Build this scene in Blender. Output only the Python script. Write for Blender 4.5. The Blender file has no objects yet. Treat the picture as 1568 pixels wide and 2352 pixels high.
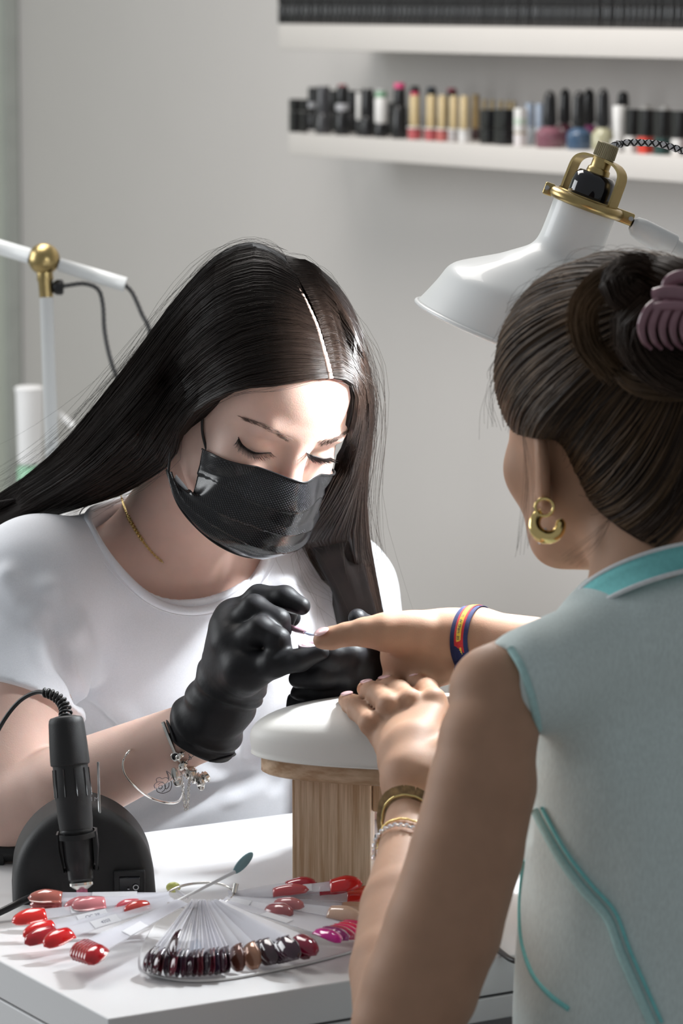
import bpy, math, random
import numpy as np
import openvdb as vdb

rng = np.random.default_rng(7)
random.seed(7)
V = lambda *a: np.array(a, float)
scene = bpy.context.scene
col = scene.collection

# ------------------------------------------------------------------ camera
F = 8300.0                      # focal length in pixels of the 1568 x 2352 frame
TH = math.radians(8.14)
CAM = V(0, 0, 1.521)
FW = V(0, math.cos(TH), -math.sin(TH)); UP = V(0, math.sin(TH), math.cos(TH)); RT = V(1, 0, 0)
cd = bpy.data.cameras.new('camera'); cam = bpy.data.objects.new('camera', cd); col.objects.link(cam)
cam.location = CAM; cam.rotation_euler = (math.pi / 2 - TH, 0, 0)
cd.sensor_fit = 'VERTICAL'; cd.sensor_height = 22.3; cd.sensor_width = 14.87
cd.lens = F / 2352 * 22.3
cd.clip_start = 0.1; cd.clip_end = 60
cd.dof.use_dof = True; cd.dof.focus_distance = 3.19; cd.dof.aperture_fstop = 5.6
scene.camera = cam

# ------------------------------------------------------------------ light
w = bpy.data.worlds.new('room_light'); scene.world = w; w.use_nodes = True
w.node_tree.nodes['Background'].inputs[0].default_value = (0.93, 0.97, 1.0, 1)
w.node_tree.nodes['Background'].inputs[1].default_value = 0.26
def area(name, loc, rot, size, power, colr=(1, 1, 1)):
    l = bpy.data.lights.new(name, 'AREA'); l.energy = power; l.color = colr; l.shape = 'RECTANGLE'
    l.size, l.size_y = size; o = bpy.data.objects.new(name, l); col.objects.link(o)
    o.location = loc; o.rotation_euler = rot; return o
def aim(o, to):
    from mathutils import Vector
    o.rotation_euler = (Vector(to) - o.location).to_track_quat('-Z', 'Y').to_euler()
aim(area('ceiling_panel', (-0.5, 4.7, 2.75), (0, 0, 0), (1.8, 1.0), 46, (1, 0.96, 0.92)), (0.1, 4.5, 0))
aim(area('wall_fill_light', (-3.0, 4.3, 1.9), (0, 0, 0), (1.8, 1.8), 58, (0.95, 0.98, 1)), (0.4, 4.2, 1.1))  # added fill from the left to brighten the shelf wall, no window modelled
vs = scene.view_settings
vs.view_transform = 'Standard'; vs.look = 'None'; vs.exposure = 0.0; vs.gamma = 1.0; vs.use_curve_mapping = False

# ------------------------------------------------------------------ helpers
def P(x, y, t):
    """point seen at pixel (x, y), t metres along the optical axis"""
    return CAM + t * (FW + RT * ((x - 784) / F) + UP * ((1176 - y) / F))
def ray(x, y):
    return FW + RT * ((x - 784) / F) + UP * ((1176 - y) / F)
def PZ(x, y, z):
    d = ray(x, y); return CAM + d * ((z - CAM[2]) / d[2])
def PL(x, y, n, k):
    """pixel ray met with the plane n.X = k"""
    d = ray(x, y); return CAM + d * ((k - n @ CAM) / (n @ d))
def nrm(v): return v / (np.linalg.norm(v) + 1e-12)
E1 = V(-0.53, 0.848, 0); E2 = V(0.848, 0.53, 0)      # room axes: along the shelf wall, and at right angles to it

class Mesh:
    def __init__(s): s.v = []; s.f = []; s.n = 0
    def add(s, v, f):
        v = np.asarray(v, float); s.v.append(v)
        s.f.extend([tuple(int(i) + s.n for i in q) for q in f]); s.n += len(v); return s
def grid_faces(nu, nv, cu=False, cv=False):
    fs = []
    for i in range(nu if cu else nu - 1):
        for j in range(nv if cv else nv - 1):
            a, b = i, (i + 1) % nu; c, d = j, (j + 1) % nv
            fs.append((a * nv + c, b * nv + c, b * nv + d, a * nv + d))
    return fs
def cr(pts, n, closed=False):
    """Catmull-Rom through pts, n samples evenly by parameter"""
    p = np.asarray(pts, float); m = len(p)
    if closed: q = np.vstack([p[-1:], p, p[:2]]); L = m
    else: q = np.vstack([2 * p[0] - p[1], p, 2 * p[-1] - p[-2]]); L = m - 1
    t = np.linspace(0, L, n, endpoint=not closed); i = np.minimum(t.astype(int), L - 1); u = (t - i)[:, None]
    a, b, c, d = q[i], q[i + 1], q[i + 2], q[i + 3]
    return 0.5 * (2 * b + (c - a) * u + (2 * a - 5 * b + 4 * c - d) * u**2 + (-a + 3 * b - 3 * c + d) * u**3)
def resample(path, n):
    path = np.asarray(path, float); s = np.r_[0, np.cumsum(np.linalg.norm(np.diff(path, axis=0), axis=1))]
    t = np.linspace(0, s[-1], n)
    return np.stack([np.interp(t, s, path[:, k]) for k in range(path.shape[1])], 1)
def tube(path, r, sides=8, closed=False, flat=None, caps=True):
    """swept tube; r a number or one per point; flat=(normal, factor) squashes the section"""
    p = np.asarray(path, float); n = len(p); r = np.broadcast_to(r, (n,)).astype(float)
    T = np.gradient(p, axis=0)
    if closed: T = np.roll(p, -1, 0) - np.roll(p, 1, 0)
    T /= np.linalg.norm(T, axis=1)[:, None] + 1e-12
    A = np.zeros_like(p)
    a = np.cross(T[0], V(0.3, 0.2, 0.93)); a = nrm(a)
    for i in range(n):
        a = a - T[i] * (a @ T[i]); a = nrm(a); A[i] = a
    B = np.cross(T, A)
    an = np.linspace(0, 2 * np.pi, sides, endpoint=False)
    ring = A[:, None] * np.cos(an)[None, :, None] + B[:, None] * np.sin(an)[None, :, None]
    v = p[:, None] + ring * r[:, None, None]
    if flat is not None:
        nn = nrm(flat[0]); o = v - p[:, None]; v = v - (o @ nn)[..., None] * nn * (1 - flat[1])
    v = v.reshape(-1, 3); f = grid_faces(n, sides, closed, True)
    if caps and not closed:
        f.append(tuple(range(sides))[::-1]); f.append(tuple((n - 1) * sides + k for k in range(sides)))
    return v, f
def lathe(prof, axis0, axis, n=32, ref=None):
    """prof [(along, radius)], axis0 origin"""
    ax = nrm(axis); a = nrm(np.cross(ax, V(0, 0.3, 0.95) if ref is None else ref)); b = np.cross(ax, a)
    an = np.linspace(0, 2 * np.pi, n, endpoint=False)
    v = []
    for s, r in prof:
        v.append(axis0 + ax * s + r * (a * np.cos(an)[:, None] + b * np.sin(an)[:, None]))
    v = np.vstack(v); f = grid_faces(len(prof), n, False, True)
    f = [q[::-1] for q in f]
    f.append(tuple(range(n))); f.append(tuple((len(prof) - 1) * n + k for k in range(n))[::-1])
    return v, f
def box(c, h, X=None, Y=None, Z=None, bev=0.0):
    """box centre c, half sizes h along axes; chamfered edges when bev > 0"""
    X = V(1, 0, 0) if X is None else nrm(X); Y = V(0, 1, 0) if Y is None else nrm(Y); Z = V(0, 0, 1) if Z is None else nrm(Z)
    A = np.stack([X, Y, Z]); h = np.asarray(h, float)
    if bev <= 0:
        s = np.array([[i, j, k] for i in (-1, 1) for j in (-1, 1) for k in (-1, 1)], float)
        return (s * h) @ A + c, [(0, 1, 3, 2), (4, 6, 7, 5), (0, 4, 5, 1), (2, 3, 7, 6), (0, 2, 6, 4), (1, 5, 7, 3)]
    import bmesh
    bm = bmesh.new(); bmesh.ops.create_cube(bm, size=2)
    for q in bm.verts: q.co = (q.co.x * h[0], q.co.y * h[1], q.co.z * h[2])
    bmesh.ops.bevel(bm, geom=list(bm.edges), offset=bev, segments=3, profile=0.5, affect='EDGES')
    bm.verts.ensure_lookup_table(); v = np.array([q.co[:] for q in bm.verts]); f = [tuple(x.index for x in q.verts) for q in bm.faces]
    bm.free(); return v @ A + c, f
def sphere(c, r, n=12, R=None):
    r = np.broadcast_to(r, (3,)); th = np.linspace(0, np.pi, n + 1); ph = np.linspace(0, 2 * np.pi, 2 * n, endpoint=False)
    v = [[0, 0, 1]] + [[math.sin(a) * math.cos(b), math.sin(a) * math.sin(b), math.cos(a)] for a in th[1:-1] for b in ph] + [[0, 0, -1]]
    v = np.array(v) * r; m = 2 * n
    if R is not None: v = v @ np.asarray(R).T
    f = [(0, 1 + j, 1 + (j + 1) % m) for j in range(m)]
    for i in range(n - 2):
        for j in range(m): f.append((1 + i * m + j, 1 + (i + 1) * m + j, 1 + (i + 1) * m + (j + 1) % m, 1 + i * m + (j + 1) % m))
    L = len(v) - 1; f += [(L, 1 + (n - 2) * m + (j + 1) % m, 1 + (n - 2) * m + j) for j in range(m)]
    return v + c, f
def prism(poly, up, h):
    """extrude a polygon of 3D points along up by h"""
    p = np.asarray(poly, float); n = len(p); v = np.vstack([p, p + nrm(up) * h])
    f = [tuple(range(n))[::-1], tuple(range(n, 2 * n))] + [(i, (i + 1) % n, n + (i + 1) % n, n + i) for i in range(n)]
    return v, f
def M(*parts):
    m = Mesh()
    for v, f in parts: m.add(v, f)
    return np.vstack(m.v), m.f

ORG = {}
def tag(o, label=None, cat=None, group=None, kind=None):
    if label: o['label'] = label
    if cat: o['category'] = cat
    if group: o['group'] = group
    if kind: o['kind'] = kind
    return o
def empty(name, loc, label=None, cat=None, group=None):
    o = bpy.data.objects.new(name, None); col.objects.link(o); o.location = loc; o.empty_display_size = 0.02
    ORG[o.name] = np.asarray(loc, float); return tag(o, label, cat, group)
def obj(name, vf, mat, parent=None, smooth=False, uv=None, angle=None, loc=None, label=None):
    v, f = vf; v = np.asarray(v, float)
    if parent is not None: org = ORG[parent.name]
    elif loc is not None: org = np.asarray(loc, float)
    else: org = V((v[:, 0].min() + v[:, 0].max()) / 2, (v[:, 1].min() + v[:, 1].max()) / 2, v[:, 2].min())
    me = bpy.data.meshes.new(name)
    vv = v - org
    if isinstance(f, np.ndarray):
        k = f.shape[1]; me.vertices.add(len(vv)); me.vertices.foreach_set('co', vv.astype(np.float32).ravel())
        me.loops.add(f.size); me.loops.foreach_set('vertex_index', f.astype(np.int32).ravel())
        me.polygons.add(len(f)); me.polygons.foreach_set('loop_start', np.arange(0, f.size, k, dtype=np.int32))
        me.update(calc_edges=True); me.validate()
    else:
        me.from_pydata(vv.tolist(), [], f); me.update()
    if smooth or angle: me.polygons.foreach_set('use_smooth', np.ones(len(me.polygons), bool))
    if angle:
        try: me.set_sharp_from_angle(angle=math.radians(angle))
        except Exception: pass
    if uv is not None:
        l = me.uv_layers.new(name='uv'); idx = np.zeros(len(me.loops), np.int32); me.loops.foreach_get('vertex_index', idx)
        l.data.foreach_set('uv', np.asarray(uv, float)[idx].astype(np.float32).ravel())
    if isinstance(mat, (list, tuple)):
        for m in mat: me.materials.append(m)
    elif mat is not None: me.materials.append(mat)
    o = bpy.data.objects.new(name, me); col.objects.link(o)
    if parent is not None: o.parent = parent; ORG[o.name] = org
    else: o.location = org; ORG[o.name] = org
    if label: o['label'] = label
    return o
def text_vf(s, size, O, X, Y, depth=0.0002):
    c = bpy.data.curves.new('lettering', 'FONT'); c.body = s; c.size = size; c.align_x = 'CENTER'; c.align_y = 'CENTER'; c.extrude = depth
    o = bpy.data.objects.new('lettering', c); col.objects.link(o)
    bpy.context.view_layer.update()
    me = bpy.data.meshes.new_from_object(o.evaluated_get(bpy.context.evaluated_depsgraph_get()))
    v = np.array([q.co[:] for q in me.vertices]) if len(me.vertices) else np.zeros((0, 3)); f = [tuple(q.vertices) for q in me.polygons]
    bpy.data.objects.remove(o); bpy.data.curves.remove(c); bpy.data.meshes.remove(me)
    X = nrm(X); Y = nrm(Y); Z = np.cross(X, Y)
    return O + v[:, :1] * X + v[:, 1:2] * Y + v[:, 2:] * Z, f

# ------------------------------------------------------------------ materials
def mat(name, base, rough=0.5, metal=0.0, spec=0.5, sss=0.0, sssr=(1, 0.4, 0.25), trans=0.0, noise=None, bump=None, coat=0.0,
        emit=None, alpha=1.0, ior=1.45, sheen=0.0, stretch=None, sssc=0.008):
    """noise=(scale, amount[, detail]) varies the colour, bump=(scale, strength) adds fine relief"""
    m = bpy.data.materials.new(name); m.use_nodes = True; nt = m.node_tree; b = nt.nodes['Principled BSDF']; I = b.inputs
    I['Base Color'].default_value = (*base, 1); I['Roughness'].default_value = rough; I['Metallic'].default_value = metal
    I['Specular IOR Level'].default_value = spec; I['IOR'].default_value = ior
    I['Transmission Weight'].default_value = trans; I['Coat Weight'].default_value = coat; I['Alpha'].default_value = alpha
    I['Sheen Weight'].default_value = sheen
    if sss: I['Subsurface Weight'].default_value = sss; I['Subsurface Radius'].default_value = sssr; I['Subsurface Scale'].default_value = sssc
    if emit: I['Emission Color'].default_value = (*emit[0], 1); I['Emission Strength'].default_value = emit[1]
    tc = nt.nodes.new('ShaderNodeTexCoord'); src = tc.outputs['Object']
    if stretch:
        mp = nt.nodes.new('ShaderNodeMapping'); mp.inputs['Scale'].default_value = stretch; nt.links.new(src, mp.inputs['Vector']); src = mp.outputs['Vector']
    if noise:
        n = nt.nodes.new('ShaderNodeTexNoise'); n.inputs['Scale'].default_value = noise[0]; n.inputs['Detail'].default_value = noise[2] if len(noise) > 2 else 3
        nt.links.new(src, n.inputs['Vector'])
        r = nt.nodes.new('ShaderNodeMapRange'); r.inputs[1].default_value = 0.3; r.inputs[2].default_value = 0.7
        r.inputs[3].default_value = 1 - noise[1]; r.inputs[4].default_value = 1 + noise[1]; nt.links.new(n.outputs[0], r.inputs[0])
        x = nt.nodes.new('ShaderNodeMix'); x.data_type = 'RGBA'; x.blend_type = 'MULTIPLY'; x.inputs[0].default_value = 1
        x.inputs[6].default_value = (*base, 1); nt.links.new(r.outputs[0], x.inputs[7]); nt.links.new(x.outputs[2], I['Base Color'])
    if bump:
        n2 = nt.nodes.new('ShaderNodeTexNoise'); n2.inputs['Scale'].default_value = bump[0]; n2.inputs['Detail'].default_value = 4
        nt.links.new(src, n2.inputs['Vector'])
        bn = nt.nodes.new('ShaderNodeBump'); bn.inputs['Strength'].default_value = bump[1]; bn.inputs['Distance'].default_value = 0.001
        nt.links.new(n2.outputs[0], bn.inputs['Height']); nt.links.new(bn.outputs[0], I['Normal'])
    return m
m_wall = mat('painted_wall', (0.60, 0.575, 0.555), 0.85, noise=(3, 0.015), bump=(180, 0.06))
m_wallg = mat('pale_green_wall', (0.56, 0.60, 0.53), 0.7, noise=(3, 0.015))
m_trim = mat('corner_strip', (0.42, 0.44, 0.41), 0.6, noise=(20, 0.05))
m_floor = mat('grey_floor', (0.42, 0.41, 0.40), 0.4, noise=(8, 0.08))
m_shelf = mat('white_lacquer_shelf', (0.62, 0.59, 0.56), 0.45, noise=(6, 0.01))
m_desk = mat('white_laminate', (0.80, 0.80, 0.81), 0.32, noise=(5, 0.01), bump=(400, 0.03))
m_deskd = mat('grey_laminate', (0.42, 0.42, 0.43), 0.5, noise=(5, 0.03))
m_seam = mat('dark_joint', (0.12, 0.12, 0.12), 0.8, noise=(30, 0.05))
m_skin1 = mat('fair_skin', (0.74, 0.51, 0.43), 0.50, sss=0.25, noise=(55, 0.035), bump=(900, 0.12), spec=0.4)
m_skin2 = mat('tanned_skin', (0.43, 0.255, 0.17), 0.56, sss=0.2, noise=(45, 0.05), bump=(900, 0.14), spec=0.3)
m_hair1 = mat('dark_brown_hair', (0.018, 0.0105, 0.0075), 0.34, spec=0.42, noise=(14, 0.35))
m_hair2 = mat('brown_hair', (0.032, 0.018, 0.011), 0.45, spec=0.35, noise=(22, 0.45))
m_hair3 = mat('light_brown_hair', (0.11, 0.064, 0.032), 0.45, spec=0.4, noise=(30, 0.4))
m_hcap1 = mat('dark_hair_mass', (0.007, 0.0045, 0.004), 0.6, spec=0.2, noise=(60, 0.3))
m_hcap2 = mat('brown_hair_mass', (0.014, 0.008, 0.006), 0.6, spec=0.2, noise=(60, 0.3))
m_scalp = mat('scalp', (0.62, 0.45, 0.38), 0.6, noise=(200, 0.2))
m_tee = mat('white_cotton', (0.86, 0.88, 0.93), 0.85, noise=(900, 0.03), bump=(1600, 0.12), sheen=0.2, spec=0.2)
m_glove = mat('black_nitrile', (0.010, 0.010, 0.012), 0.52, spec=0.35, noise=(60, 0.2), bump=(90, 0.45))
m_vest = mat('aqua_linen', (0.62, 0.71, 0.70), 0.9, noise=(500, 0.07), bump=(1100, 0.25), spec=0.15, sheen=0.3, stretch=(1, 1, 0.35))
m_teal = mat('teal_piping', (0.22, 0.60, 0.60), 0.85, noise=(300, 0.06), bump=(900, 0.2), spec=0.2)
m_tealp = mat('pale_teal_trim', (0.44, 0.66, 0.65), 0.85, noise=(300, 0.06), bump=(900, 0.2), spec=0.2)
m_whitetrim = mat('white_linen_edge', (0.72, 0.74, 0.75), 0.85, noise=(300, 0.06))
m_jean = mat('dark_trousers', (0.04, 0.045, 0.06), 0.85, noise=(200, 0.1))
m_silver = mat('silver', (0.80, 0.78, 0.74), 0.2, metal=1.0, noise=(80, 0.12))
m_steel = mat('dull_steel', (0.5, 0.5, 0.5), 0.35, metal=1.0, noise=(80, 0.1))
m_gold = mat('polished_gold', (0.86, 0.66, 0.28), 0.14, metal=1.0, noise=(60, 0.05))
m_brass = mat('brushed_brass', (0.46, 0.35, 0.16), 0.32, metal=1.0, noise=(60, 0.1), bump=(500, 0.05))
m_brass2 = mat('knurled_brass', (0.42, 0.37, 0.24), 0.45, metal=0.7, noise=(60, 0.1))
m_lampw = mat('white_lamp_enamel', (0.78, 0.80, 0.80), 0.38, noise=(6, 0.01), coat=0.2)
m_black = mat('black_plastic', (0.014, 0.014, 0.015), 0.38, noise=(30, 0.1), bump=(700, 0.06))
m_blackm = mat('matt_black_plastic', (0.018, 0.018, 0.019), 0.55, noise=(30, 0.15), bump=(900, 0.15))
m_blackg = mat('glossy_black', (0.008, 0.008, 0.012), 0.08, coat=0.5, noise=(30, 0.1))
m_cush = mat('cream_leatherette', (0.84, 0.82, 0.78), 0.5, noise=(12, 0.015), bump=(500, 0.06))
m_clear = mat('clear_acrylic', (0.86, 0.86, 0.92), 0.25, alpha=0.42, noise=(30, 0.02))
m_white = mat('white_plastic', (0.80, 0.80, 0.80), 0.4, noise=(30, 0.01))
m_paper = mat('white_sticker', (0.74, 0.74, 0.77), 0.8, noise=(60, 0.02))
m_ink = mat('faded_ink', (0.16, 0.16, 0.22), 0.8, noise=(200, 0.1))
m_tattoo = mat('tattoo_ink', (0.13, 0.12, 0.13), 0.7, noise=(400, 0.25))
m_lash = mat('eyelash_black', (0.01, 0.008, 0.008), 0.5, noise=(100, 0.2))
m_brow = mat('eyebrow_brown', (0.16, 0.11, 0.09), 0.6, noise=(100, 0.2))
m_pinknail = mat('pink_nail', (0.80, 0.52, 0.53), 0.22, coat=0.4, noise=(100, 0.03))
m_claw = mat('mauve_plastic', (0.25, 0.13, 0.16), 0.25, coat=0.3, noise=(40, 0.15))
m_crystal = mat('crystal', (0.85, 0.88, 0.95), 0.05, metal=0.6, noise=(200, 0.3))
m_leather = mat('brown_beads', (0.26, 0.17, 0.08), 0.4, metal=0.4, noise=(120, 0.5))
m_navy = mat('navy_ribbon', (0.018, 0.028, 0.11), 0.8, noise=(600, 0.15), bump=(1500, 0.3))
m_redrib = mat('red_ribbon', (0.55, 0.03, 0.035), 0.8, noise=(600, 0.1))
m_yelrib = mat('yellow_ribbon', (0.78, 0.55, 0.06), 0.8, noise=(600, 0.1))
def colmat(name, c, rough=0.2, coat=0.4, metal=0.0): return mat(name, c, rough, coat=coat, metal=metal, noise=(90, 0.05))
def wood(name, stretch, base):
    m = mat(name, base, 0.5, stretch=stretch); nt = m.node_tree; b = nt.nodes['Principled BSDF']
    mp = [n for n in nt.nodes if n.type == 'MAPPING'][0]
    n = nt.nodes.new('ShaderNodeTexNoise'); n.inputs['Scale'].default_value = 1; n.inputs['Detail'].default_value = 5; n.inputs['Roughness'].default_value = 0.6
    nt.links.new(mp.outputs[0], n.inputs['Vector'])
    r = nt.nodes.new('ShaderNodeValToRGB'); r.color_ramp.elements[0].position = 0.36; r.color_ramp.elements[1].position = 0.66
    r.color_ramp.elements[0].color = (base[0] * .66, base[1] * .55, base[2] * .45, 1); r.color_ramp.elements[1].color = (min(1, base[0] * 1.12), base[1] * 1.15, base[2] * 1.2, 1)
    nt.links.new(n.outputs[0], r.inputs[0]); nt.links.new(r.outputs[0], b.inputs['Base Color'])
    bn = nt.nodes.new('ShaderNodeBump'); bn.inputs['Strength'].default_value = 0.1; bn.inputs['Distance'].default_value = 0.0005
    nt.links.new(n.outputs[0], bn.inputs['Height']); nt.links.new(bn.outputs[0], b.inputs['Normal']); return m
m_woodv = wood('pine_upright_grain', (260, 60, 9), (0.72, 0.54, 0.38))
m_woodh = wood('pine_board_grain', (14, 70, 120), (0.62, 0.44, 0.29))
def dotted():
    m = mat('dotted_black_nonwoven', (0.007, 0.007, 0.008), 0.5, noise=(150, 0.2)); nt = m.node_tree; b = nt.nodes['Principled BSDF']
    uv = nt.nodes.new('ShaderNodeUVMap'); uv.uv_map = 'uv'
    vo = nt.nodes.new('ShaderNodeTexVoronoi'); vo.inputs['Scale'].default_value = 1.0; vo.inputs['Randomness'].default_value = 0.0
    mp = nt.nodes.new('ShaderNodeMapping'); mp.inputs['Rotation'].default_value = (0, 0, 0.78); mp.inputs['Scale'].default_value = (1, 1, 1)
    nt.links.new(uv.outputs[0], mp.inputs[0]); nt.links.new(mp.outputs[0], vo.inputs['Vector'])
    lt = nt.nodes.new('ShaderNodeMath'); lt.operation = 'LESS_THAN'; lt.inputs[1].default_value = 0.26; nt.links.new(vo.outputs['Distance'], lt.inputs[0])
    r = nt.nodes.new('ShaderNodeMapRange'); r.inputs[3].default_value = 0.26; r.inputs[4].default_value = 0.16; nt.links.new(lt.outputs[0], r.inputs[0]); nt.links.new(r.outputs[0], b.inputs['Roughness'])
    mx = nt.nodes.new('ShaderNodeMix'); mx.data_type = 'RGBA'; mx.inputs[6].default_value = (.007, .007, .008, 1); mx.inputs[7].default_value = (.045, .045, .05, 1); nt.links.new(lt.outputs[0], mx.inputs[0]); nt.links.new(mx.outputs[2], b.inputs['Base Color'])  # embossed dots get a lighter base colour, sparkle painted in
    bn = nt.nodes.new('ShaderNodeBump'); bn.inputs['Strength'].default_value = 0.8; bn.inputs['Distance'].default_value = 0.0006; bn.invert = True
    nt.links.new(lt.outputs[0], bn.inputs['Height']); nt.links.new(bn.outputs[0], b.inputs['Normal']); return m
m_mask = dotted()

# ------------------------------------------------------------------ signed-distance modelling
def smin(a, b, k):
    h = np.clip(0.5 + 0.5 * (b - a) / k, 0, 1); return b + (a - b) * h - k * h * (1 - h)
class Sdf:
    """list of rounded cones and ellipsoids blended smoothly, meshed as ONE surface"""
    def __init__(s): s.ops = []; s.disp = []
    def _add(s, f, c, r, k, mode): s.ops.append((f, np.asarray(c, float), r, k, mode)); return s
    def cone(s, a, b, ra, rb, k=0.01, flat=None, mode='u'):
        a = np.asarray(a, float); b = np.asarray(b, float)
        if flat is not None:
            n = nrm(flat[0]); sc = 1 / flat[1] - 1; st = lambda q: q + (q @ n)[..., None] * n * sc
            a2, b2 = st(a), st(b)
        else: st = lambda q: q; a2, b2 = a, b
        ba = b2 - a2; L = ba @ ba + 1e-12; fac = 1.0 if flat is None else (1 + flat[1]) / 2
        def f(q):
            q = st(q) - a2; h = np.clip(q @ ba / L, 0, 1)
            return (np.linalg.norm(q - h[:, None] * ba, axis=1) - (ra + (rb - ra) * h)) * fac
        return s._add(f, (a + b) / 2, np.linalg.norm(b - a) / 2 + max(ra, rb), k, mode)
    def chain(s, pts, rad, k=0.006, flat=None, mode='u'):
        for i in range(len(pts) - 1): s.cone(pts[i], pts[i + 1], rad[i], rad[i + 1], k, flat, mode)
        return s
    def ell(s, c, r, R=None, k=0.01, mode='u'):
        c = np.asarray(c, float); r = np.asarray(r, float); R = np.eye(3) if R is None else np.asarray(R)
        def f(q):
            q = (q - c) @ R; k0 = np.linalg.norm(q / r, axis=1); k1 = np.linalg.norm(q / r**2, axis=1)
            return k0 * (k0 - 1) / (k1 + 1e-9)
        return s._add(f, c, r.max(), k, mode)
    def cut(s, p, n, k=0.002):
        """remove what lies beyond the plane through p on the side n points to"""
        p = np.asarray(p, float); n = nrm(n); s.ops.append((lambda q: -((q - p) @ n), p, 9.0, k, 's')); return s
    def group(s, g, k=0.006, T=None, mode='u'):
        """T=(R, q, sc): g lives in its own frame"""
        gu = [o for o in g.ops if o[4][0] == 'u']; cs = np.array([o[1] for o in gu]); rs = np.array([o[2] for o in gu]); c = cs.mean(0); r = (np.linalg.norm(cs - c, axis=1) + rs).max()
        if T is not None:
            R, q0, sc = T
            f = lambda q, cc=None, rr=0: g.ev(((q - q0) @ R) / sc, None if cc is None else ((cc - q0) @ R) / sc, rr / sc) * sc
            c = c @ R.T * sc + q0; r = r * sc
        else: f = g.ev
        s.ops.append((f, c, r, k, mode + 'g')); return s
    def ev(s, q, cc=None, rr=0):
        d = None
        for f, c, r, k, mode in s.ops:
            if cc is not None and np.linalg.norm(c - cc) - r - rr > 0.012 + k: continue
            if mode[0] != 'u' and d is None: continue
            e = f(q, cc, rr) if mode.endswith('g') else f(q)
            if d is None: d = e if mode[0] == 'u' else None
            elif mode[0] == 'u': d = smin(d, e, k)
            elif mode[0] == 's': d = -smin(-d, e, k)
            elif mode[0] == 'i': d = -smin(-d, -e, k)
        if d is None: return np.full(len(q), 1.0)
        for g in s.disp: d = d + g(q)
        return d
    def mesh(s, h, extra=0.004):
        cs = np.array([o[1] for o in s.ops if o[4][0] == 'u']); rs = np.array([o[2] for o in s.ops if o[4][0] == 'u'])[:, None]
        lo = (cs - rs).min(0) - 0.01; hi = (cs + rs).max(0) + 0.01; B = 16; n = np.ceil((hi - lo) / (h * B)).astype(int)
        ijk = np.stack(np.meshgrid(*[np.arange(m) for m in n], indexing='ij'), -1).reshape(-1, 3)
        cen = lo + (ijk + 0.5) * B * h; half = 0.5 * B * h * 1.75
        d = np.concatenate([s.ev(cen[i:i + 60000]) for i in range(0, len(cen), 60000)])
        near = ijk[np.abs(d) < half * 1.25 + extra]; bg = 3 * h
        loc = np.stack(np.meshgrid(*[np.arange(B)] * 3, indexing='ij'), -1).reshape(-1, 3) * h
        g = vdb.FloatGrid(bg); g.gridClass = vdb.GridClass.LEVEL_SET
        for b in near:
            o = lo + b * B * h; c = o + B * h / 2
            a = s.ev(o + loc, c, half)
            a = np.clip(a, -bg, bg).astype(np.float32)
            if a.min() >= bg: continue
            g.copyFromArray(a.reshape(B, B, B), ijk=tuple(int(x) for x in b * B))
        g.signedFloodFill()
        v, f = g.convertToQuads(); v = v.astype(float) * h + lo; f = f.astype(np.int64)[:, ::-1]
        vv = v[f[:, 0]]; cr_ = np.cross(v[f[:, 1]] - vv, v[f[:, 2]] - vv)
        if (vv * cr_).sum() < 0: f = f[:, ::-1]
        return v, np.ascontiguousarray(f)
    def hit(s, x, y, t0, t1, off=0.0, n=None):
        """first surface point on the ray through a pixel between depths t0 and t1; falls back on the closest approach"""
        t = np.linspace(t0, t1, 160); q = CAM + t[:, None] * ray(x, y); d = s.ev(q) - off; i = np.where(d < 0)[0]
        if len(i) == 0: return q[np.argmin(d)]
        i = i[0]
        if i == 0: return q[0]
        u = d[i - 1] / (d[i - 1] - d[i]); return q[i - 1] + (q[i] - q[i - 1]) * u
    def hits(s, pts, t0, t1, off=0.0): return np.array([s.hit(x, y, t0, t1, off) for x, y in pts])
def wav(q, fr, seed, warp=0.6):
    """cheap smooth noise in [-1, 1]"""
    r = np.random.default_rng(seed); o = np.zeros(len(q))
    for i in range(3):
        k = r.normal(size=3); k /= np.linalg.norm(k); a = r.uniform(0, 6.28); k2 = r.normal(size=3)
        o += np.sin(q @ k * fr * (1 + 0.5 * i) + a + warp * np.sin(q @ k2 * fr * 0.6 + i))
    return o / 3
# ================================================================== setting
NW = nrm(V(-0.848, -0.53, 0))                 # shelf wall, pointing into the room
KW = NW @ V(4.04, 0, 0)                       # wall plane NW.X = KW
corner = PL(40, 600, NW, KW)
def on_wall(x, y, d): return PL(x, y, NW, KW + d)
wdir = nrm(V(NW[1], -NW[0], 0));  wdir = wdir if wdir @ E1 > 0 else -wdir     # along the wall, away from the camera
c0 = V(corner[0], corner[1], 0)
a0 = c0 - wdir * 7.2
obj('wall_right', prism([c0, a0, a0 - NW * .12, c0 - NW * .12], V(0, 0, 1), 2.9), m_wall, smooth=False)['kind'] = 'structure'
b0 = c0 + NW * 3.4
obj('wall_back', prism([b0, c0 - NW * .12, c0 - NW * .12 + wdir * .12, b0 + wdir * .12], V(0, 0, 1), 2.9), m_wallg)['kind'] = 'structure'
t_ = c0 + NW * 0.015
obj('trim_1', prism([t_ + NW * .018, t_ - NW * .012, t_ - NW * .012 - wdir * .02, t_ + NW * .018 - wdir * .02], V(0, 0, 1), 2.9), m_trim)['kind'] = 'structure'
obj('floor', prism([b0 + wdir * .12, c0 - NW * .12 + wdir * .12, a0 - NW * .12, a0 + NW * 3.4], V(0, 0, -1), 0.1), m_floor)['kind'] = 'structure'

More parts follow.
